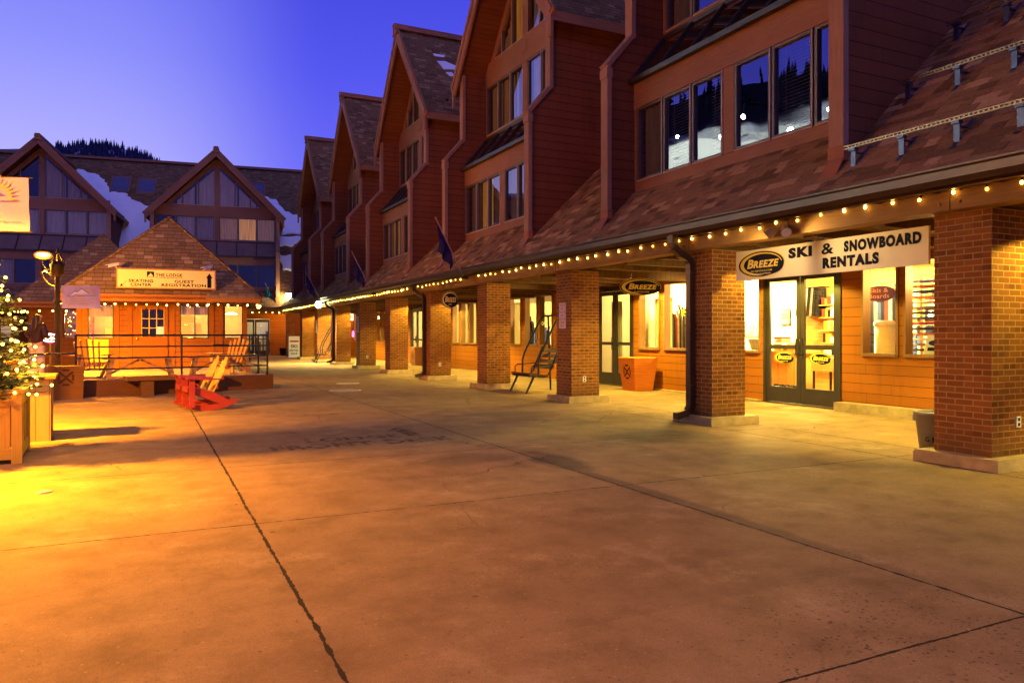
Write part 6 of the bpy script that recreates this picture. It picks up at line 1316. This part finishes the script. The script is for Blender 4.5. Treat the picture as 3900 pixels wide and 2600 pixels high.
ct = thing('shop_counter', 'wooden shop counter seen through the glass double doors', 'counter', (14.0, 12.4, 0.02), world=True); b = MB(); b.box(13.7, 14.3, 12.95, 16.6, 0.02, 1.02); b.build('counter_body', m_wood('counter_wood', (0.60, 0.30, 0.08), along='v', plank=0.25), ct); b = MB(); b.box(13.6, 14.4, 12.85, 16.7, 1.02, 1.07); b.build('counter_top', WOODI, ct)
t = thing('laptop', 'open dark laptop on the counter behind the narrow window', 'laptop', (13.95, 14.35, 1.07)); b = MB(); b.box(-0.12, 0.12, -0.18, 0.18, 0, 0.02); b.build('keyboard_base', GOODS[0], t); b = MB(); b.prism([(-0.13, -0.18, 0.02), (-0.11, -0.18, 0.02), (-0.22, -0.18, 0.28), (-0.24, -0.18, 0.28)], (0, 0.36, 0)); b.build('screen', GOODS[1], t)
for k, (y, n) in enumerate(((13.62, 5), (13.2, 3))):
    t = thing('folded_clothes', ('tall stack of folded clothes on the counter end', 'low stack of folded clothes mid counter')[k], 'clothes', (13.95, y, 1.07))
    b = MB()
    for i in range(n): b.m = (4, 3, 2, 4, 3)[i]; b.box(-0.15 + rr.uniform(-.02, .02), 0.15, -0.12, 0.12 + rr.uniform(-.02, .02), i * 0.07, i * 0.07 + 0.062)
    b.build('garment', GOODS, t)
t = thing('wall_poster', 'dark framed poster on the white wall behind the counter', 'poster', (15.98, 15.46, 1.7), world=True); b = MB(); b.box(15.96, 16.0, 15.29, 15.63, 1.72, 2.19); b.build('frame', INKD, t); b = MB(); b.box(15.95, 15.96, 15.31, 15.61, 1.74, 2.17); b.build('print', m_paint('poster_print', (0.16, 0.11, 0.07), 0.5, 0.6, 6), t); b = MB(); b.m = 0
for z in (1.80, 1.86, 2.08): b.box(15.945, 15.95, 15.36, 15.56, z, z + 0.02)
b.build('lettering', WHITE, t)
t = thing('mountain_picture', 'blue grey mountain picture on the shop wall by the narrow window', 'picture', (15.98, 16.8, 1.4), world=True); b = MB(); b.box(15.96, 16.0, 16.45, 17.13, 1.42, 2.12); b.build('print', m_paint('mountain_print', (0.16, 0.20, 0.22), 0.5, 0.8, 2.5), t); b = MB(); b.prism([(15.955, 16.47, 1.8), (15.955, 16.6, 1.78), (15.955, 16.75, 1.85), (15.955, 16.9, 1.8), (15.955, 17.11, 1.9), (15.955, 17.11, 2.10), (15.955, 16.47, 2.10)], (-0.004, 0, 0)); b.build('snow_shape', WHITE, t)
# clothes rail with jackets on the slat wall
t = thing('clothes_rail', 'rail of dark patterned jackets high on the slatted wall', 'clothes rail', (14.7, 13.4, 1.6), world=True); b = MB(); b.tube([(14.7, 13.0, 2.62), (14.7, 13.8, 2.62)], 0.015); b.tube([(14.9, 13.05, 2.62), (14.7, 13.05, 2.62)], 0.012); b.tube([(14.9, 13.75, 2.62), (14.7, 13.75, 2.62)], 0.012); b.build('rail', BLACK, t)
for i in range(8):
    b = MB(); y = 13.06 + i * 0.085; b.m = 0; vs = [(14.55, y, 2.6), (14.82, y, 2.6), (14.88, y + 0.02, 1.92), (14.5, y + 0.02, 1.92)]; b.prism(vs, (0, 0.05, 0)); b.build('jacket', [GOODS[(0, 0, 1, 0, 2, 0, 1, 0)[i]]], t)
t = thing('clothes_rack', 'floor rack of jackets on hangers between the shop door and the counter', 'clothes rack', (14.2, 11.2, 0.02), world=True); b = MB(); b.tube([(13.9, 10.7, 1.62), (13.9, 11.75, 1.62)], 0.016); b.tube([(13.9, 10.7, 0.05), (13.9, 10.7, 1.62)], 0.016); b.tube([(13.9, 11.75, 0.05), (13.9, 11.75, 1.62)], 0.016); b.tube([(13.65, 10.7, 0.05), (14.15, 10.7, 0.05)], 0.016); b.tube([(13.65, 11.75, 0.05), (14.15, 11.75, 0.05)], 0.016); b.build('rail', BLACK, t)
for i in range(11): y = 10.78 + i * 0.088; b = MB(); b.prism([(13.74, y, 1.58), (14.06, y, 1.58), (14.12, y + 0.02, 0.85 + 0.1 * rr.random()), (13.68, y + 0.02, 0.85)], (0, 0.055, 0)); b.build('jacket', [GOODS[(3, 0, 5, 1, 4, 0, 2, 0, 3, 1, 5)[i]]], t)
# shelf of boxed goods
t = thing('display_shelf', 'shelf unit crowded with packaged goods behind the door', 'shelf', (14.6, 12.2, 0.02), world=True)
for z in (0.95, 1.25, 1.55, 1.85, 2.15): b = MB(); b.box(14.5, 14.9, 11.3, 13.0, z, z + 0.03); b.build('board', WOODI, t)
b = MB()
for z in (0.98, 1.28, 1.58, 1.88, 2.18):
    y = 11.32
    while y < 12.85:
        w = rr.uniform(0.04, 0.12); b.m = rr.choice((0, 1, 2, 2, 3, 4, 4)); b.box(14.5, 14.7 + rr.random() * 0.15, y, y + w, z, z + rr.uniform(0.12, 0.25)); y += w + 0.012
tag(b.build('packaged_goods', GOODS), 'boxes and packs filling the display shelf boards', 'goods', kind='stuff')
for k in range(10):                                    # hang packs and gloves on the slatted wall
    y = 8.2 + (k % 5) * 0.55 + rr.uniform(-.08, .08); z = 1.05 + (k // 5) * 0.75
    t = thing('wall_display', 'panel of hanging packs on the slatted shop wall', 'display', (14.85, y, z), group='packs hung on the slatted wall'); b = MB()
    for i in range(4):
        for j in range(3): b.m = rr.choice((0, 1, 2, 2, 3, 4, 5)); b.box(-0.06 - rr.random() * 0.05, 0.0, i * 0.12 - 0.05, i * 0.12 + 0.05, j * 0.22, j * 0.22 + 0.17)
    tag(b.build('hanging_packs', GOODS, t), None, None)
# skis on a rack in the windows and snowboards laid on a stand
def ski_rack(loc, ya, yb, n, label, h=1.75):
    t = thing('ski_rack', label, 'ski rack', loc, world=True); b = MB(); x = loc[0]
    for z in (0.35, 1.3): b.box(x, x + 0.05, ya, yb, z, z + 0.05)
    b.box(x + 0.05, x + 0.1, ya, ya + 0.05, 0.02, 2.0); b.box(x + 0.05, x + 0.1, yb - 0.05, yb, 0.02, 2.0); b.build('rack_frame', WOODI, t)
    for i in range(n):
        y = ya + 0.06 + (yb - ya - 0.12) * i / (n - 1); hh = h * rr.uniform(0.92, 1.05); b = MB(); w = 0.042
        pts = [(x - 0.10, 0.03), (x - 0.03, 0.6), (x - 0.02, 1.1), (x - 0.03, hh - 0.15), (x - 0.09, hh)]
        for (xa, za), (xb, zb) in zip(pts, pts[1:]): b.prism([(xa, y - w, za), (xb, y - w, zb), (xb + 0.015, y - w, zb), (xa + 0.015, y - w, za)], (0, 2 * w, 0))
        b.box(x - 0.10, x - 0.02, y - 0.03, y + 0.03, 0.75, 0.85); b.build('ski', GOODS[(0, 1, 0, 2, 3, 0, 5, 1)[i % 8]], t)
    return t
ski_rack((13.6, 10.4, 0.9), 10.05, 10.85, 9, 'rack of upright skis hanging inside the window under the brown oval sign', 2.45)
ski_rack((13.2, 16.4, 0.02), 15.7, 17.0, 16, 'rack of upright skis inside the window by the small oval decal', 2.2)
t = thing('board_rack', 'stack of snowboards lying flat on shelf arms in the window by the pillar', 'rack', (13.3, 9.0, 0.02), world=True); b = MB(); b.box(13.5, 13.56, 8.0, 8.06, 0.02, 2.6); b.box(13.5, 13.56, 9.6, 9.66, 0.02, 2.6); b.build('rack_frame', WOODI, t)
for i in range(14):
    z = 1.15 + i * 0.10; b = MB(); ya, yb = 8.1 + rr.uniform(-.1, .1), 9.62; b.prism([(13.1, ya + 0.12, z + 0.03), (13.17, ya, z + 0.05), (13.33, ya, z + 0.05), (13.4, ya + 0.12, z + 0.03), (13.4, yb - 0.1, z), (13.33, yb, z + 0.03), (13.17, yb, z + 0.03), (13.1, yb - 0.1, z)], (0, 0, 0.02)); b.build('snowboard', GOODS[(0, 1, 2, 4, 0, 3, 5)[i % 7]], t)
t = thing('white_fridge', 'white cylindrical cooler standing in the window under the skis', 'cooler', (12.9, 9.97, 0.02)); b = MB(); b.lathe([(0.001, 0), (0.18, 0), (0.185, 1.62), (0.001, 1.62)], n=24); b.build('cooler_body', m_paint('cooler_white', (0.8, 0.72, 0.42), 0.3, 0.03), t); b = MB(); b.lathe([(0.20, 1.62), (0.20, 1.68), (0.15, 1.72), (0.001, 1.72)], n=24); b.build('lid', WHITE, t)
t = thing('oval_sign', 'brown oval sign for skis and boards hung inside the window', 'sign', (12.6, 9.86, 2.25)); b = MB(); X, Z = Vector((0, -1, 0)), Vector((0, 0, 1)); b.ellipse((0, 0, 0), X, Z, 0.72, 0.30, 36, 0.03); b.build('sign_board', m_paint('sign_brown', (0.10, 0.045, 0.03), 0.4), t); b = MB(); b.text('Skis &', (-0.006, 0.20, 0.02), X, Z, 0.40, 0.085, 0.015); b.text('Boards', (-0.006, 0.22, -0.09), X, Z, 0.44, 0.085, 0.015); b.build('lettering', WHITE, t); b = MB(); b.tube([(0.015, 0.2, 0.12), (0.015, 0.2, 0.74)], 0.005, 4); b.tube([(0.015, -0.2, 0.12), (0.015, -0.2, 0.74)], 0.005, 4); b.build('hanger', BLACK, t)
t = thing('show_card', 'small white show card leaning inside the window sill by the pillar', 'card', (12.4, 8.62, 1.12), R(0)); b = MB(); b.prism([(-0.03, -0.17, 0), (-0.02, -0.17, 0), (0.09, -0.17, 0.34), (0.08, -0.17, 0.34)], (0, 0.34, 0)); b.build('card', WHITE, t); b = MB(); b.ellipse((0.028, 0, 0.2), (0, -1, 0), Vector((0.3, 0, 0.95)).normalized(), 0.22, 0.10); b.prism([(-0.018, -0.1, 0.06), (0.0, -0.1, 0.12), (-0.003, -0.1, 0.12), (-0.021, -0.1, 0.06)], (0, 0.2, 0)); b.build('print', INKD, t)
t = thing('ski_boots', 'row of dark ski boots on the shop floor inside the door', 'boots', (13.3, 13.1, 0.02), group=None)
for i in range(5): b = MB(); y = 0.1 - i * 0.16; b.box(-0.16, 0.10, y - 0.05, y + 0.05, 0, 0.10); b.tube([(0.05, y, 0.08), (0.03, y, 0.28)], [0.058, 0.062], 10); b.build('boot', GOODS[0], t)
t = thing('shop_table', 'low wooden table with dark legs inside the shop door', 'table', (14.0, 12.1, 0.02)); b = MB(); b.box(-0.3, 0.3, -0.5, 0.4, 0.62, 0.92); b.build('table_top', WOODI, t)
for sx in (-1, 1):
    for sy in (-0.45, 0.35): b = MB(); b.box(sx * 0.27 - 0.02, sx * 0.27 + 0.02, sy - 0.02, sy + 0.02, 0, 0.62); b.build('leg', BLACK, t)
# second shop: quiet room with pale curtains behind its doors
b = MB(); b.box(16.0, 16.1, 17.3, 33.0, 0, 2.96); b.box(XW + 0.16, 16.0, 33.0, 33.1, 0, 2.96); b.box(XW + 0.16, 16, 20.4, 20.5, 0, 2.96); b.build('shop_inner_wall', m_paint('warm_wall', (0.62, 0.5, 0.22), 0.7, 0.12, 1.5), row)
b = MB(); b.box(XW + 0.16, 16, 17.25, 33, 0, 0.02); b.box(XW + 0.16, 16, 17.25, 33, 2.92, 2.95); b.build('shop_floor', m_paint('dim_floor', (0.35, 0.27, 0.16), 0.5, 0.2), row)
b = MB()
for y0_, y1_ in ((17.4, 18.1), (18.5, 19.1), (16.15, 16.95)):
    n = 16; vs = []
    for i in range(n + 1): y = y0_ + (y1_ - y0_) * i / n; x = XW + 0.45 + 0.03 * math.sin(i * 1.7); vs += [(x, y, 0.1 if y0_ > 17 else 1.1), (x, y, 2.45)]
    b.add(vs, [(2 * i, 2 * i + 2, 2 * i + 3, 2 * i + 1) for i in range(n)], True)
b.build('curtain', m_cloth('sheer_curtain', (0.62, 0.55, 0.36)), row)
lamp('shop_light', 'POINT', (14.4, 18.6, 2.5), 440, (1.0, 0.8, 0.42), 0.2); lamp('shop_light', 'POINT', (13.8, 23.6, 2.4), 534, (1.0, 0.78, 0.28), 0.15); lamp('shop_light', 'POINT', (14.0, 29.8, 2.4), 692, (1.0, 0.8, 0.34), 0.15)
b = MB(); b.ball((13.6, 23.9, 2.1), 0.07, 10, 8); b.ball((13.4, 18.5, 2.25), 0.07, 10, 8); b.build('pendant_bulb', bpy.data.materials['shop_lamp_glass'], row)
t = thing('mannequin', 'mannequin in a dark jacket standing in the shop window behind the lift chair', 'mannequin', (12.75, 24.75, 0.55))
J = []; L = []; pel = jn(0, 0, 0.85, 0.13); che = jn(0, 0, 1.25, (0.17, 0.15), pel); nk = jn(0, 0, 1.48, 0.05, che); jn(0, 0, 1.62, 0.09, nk)
for s in (-1, 1): sh = jn(0, s * 0.19, 1.36, 0.06, che); jn(0, s * 0.25, 0.92, 0.045, sh); hp = jn(0, s * 0.09, 0.75, 0.09, pel); jn(0, s * 0.1, 0.05, 0.06, hp)
skin_mesh('figure', J, L, GOODS[0], t); b = MB(); b.lathe([(0.001, 0), (0.22, 0), (0.22, 0.02), (0.001, 0.02)], n=20); b.build('base', GOODS[1], t)
t = thing('window_lettering', 'pale shop lettering on the dark window behind the lift chair', 'lettering', (XW, 22.3, 1.8), world=True); b = MB(); b.text('OAKLEY', (XW + 0.03, 22.76, 1.78), MY, NY, 0.76, 0.13, 0.02); b.build('lettering', CREAM, t); b = MB(); b.ring((XW + 0.03, 22.38, 2.10), MY, NY, 0.42, 0.22, 0.045); b.build('ring_logo', CREAM, t)
b = MB(); b.box(XW + 0.5, XW + 0.52, 21.85, 22.86, 1.0, 2.85); b.build('dark_panel', m_paint('window_backing', (0.10, 0.085, 0.04), 0.6), row)
t = thing('ski_wall', 'row of rental skis standing at the shop back wall', 'skis', (15.6, 29.5, 0.02)) ; b = MB()
for i in range(20): b.m = (0, 1, 2, 3, 0, 5)[i % 6]; b.box(-0.05, 0.02, -1.6 + i * 0.16, -1.5 + i * 0.16, 0, 1.6 + 0.2 * rr.random())
b.build('ski_set', GOODS, t)
# far bays
b = MB(); b.box(16.0, 16.1, 33.1, 51, 0, 2.96); b.box(XW + 0.16, 16, 40, 40.1, 0, 2.96); b.box(XW + 0.16, 16, 33.1, 51, 0, 0.02); b.box(XW + 0.16, 16, 33.1, 51, 2.92, 2.95); b.build('shop_inner_wall', bpy.data.materials['warm_wall'], row)
lamp('shop_light', 'POINT', (14.0, 36.5, 2.4), 944, (1.0, 0.85, 0.5), 0.15); lamp('shop_light', 'POINT', (13.8, 44.5, 2.4), 944, (1.0, 0.6, 0.25), 0.15); lamp('lobby_light', 'POINT', wl(12.8, -2.4, 2.3), 141, (1.0, 0.85, 0.5), 0.15); lamp('lobby_light', 'POINT', wl(10.0, -4.2, 2.6), 173, (1.0, 0.55, 0.12), 0.1); lamp('lobby_light', 'POINT', wl(13.0, 15, 2.3), 189, (1.0, 0.8, 0.5), 0.15); lamp('arcade_end_light', 'POINT', (10.4, 49.6, 2.6), 189, (1.0, 0.5, 0.08), 0.1)
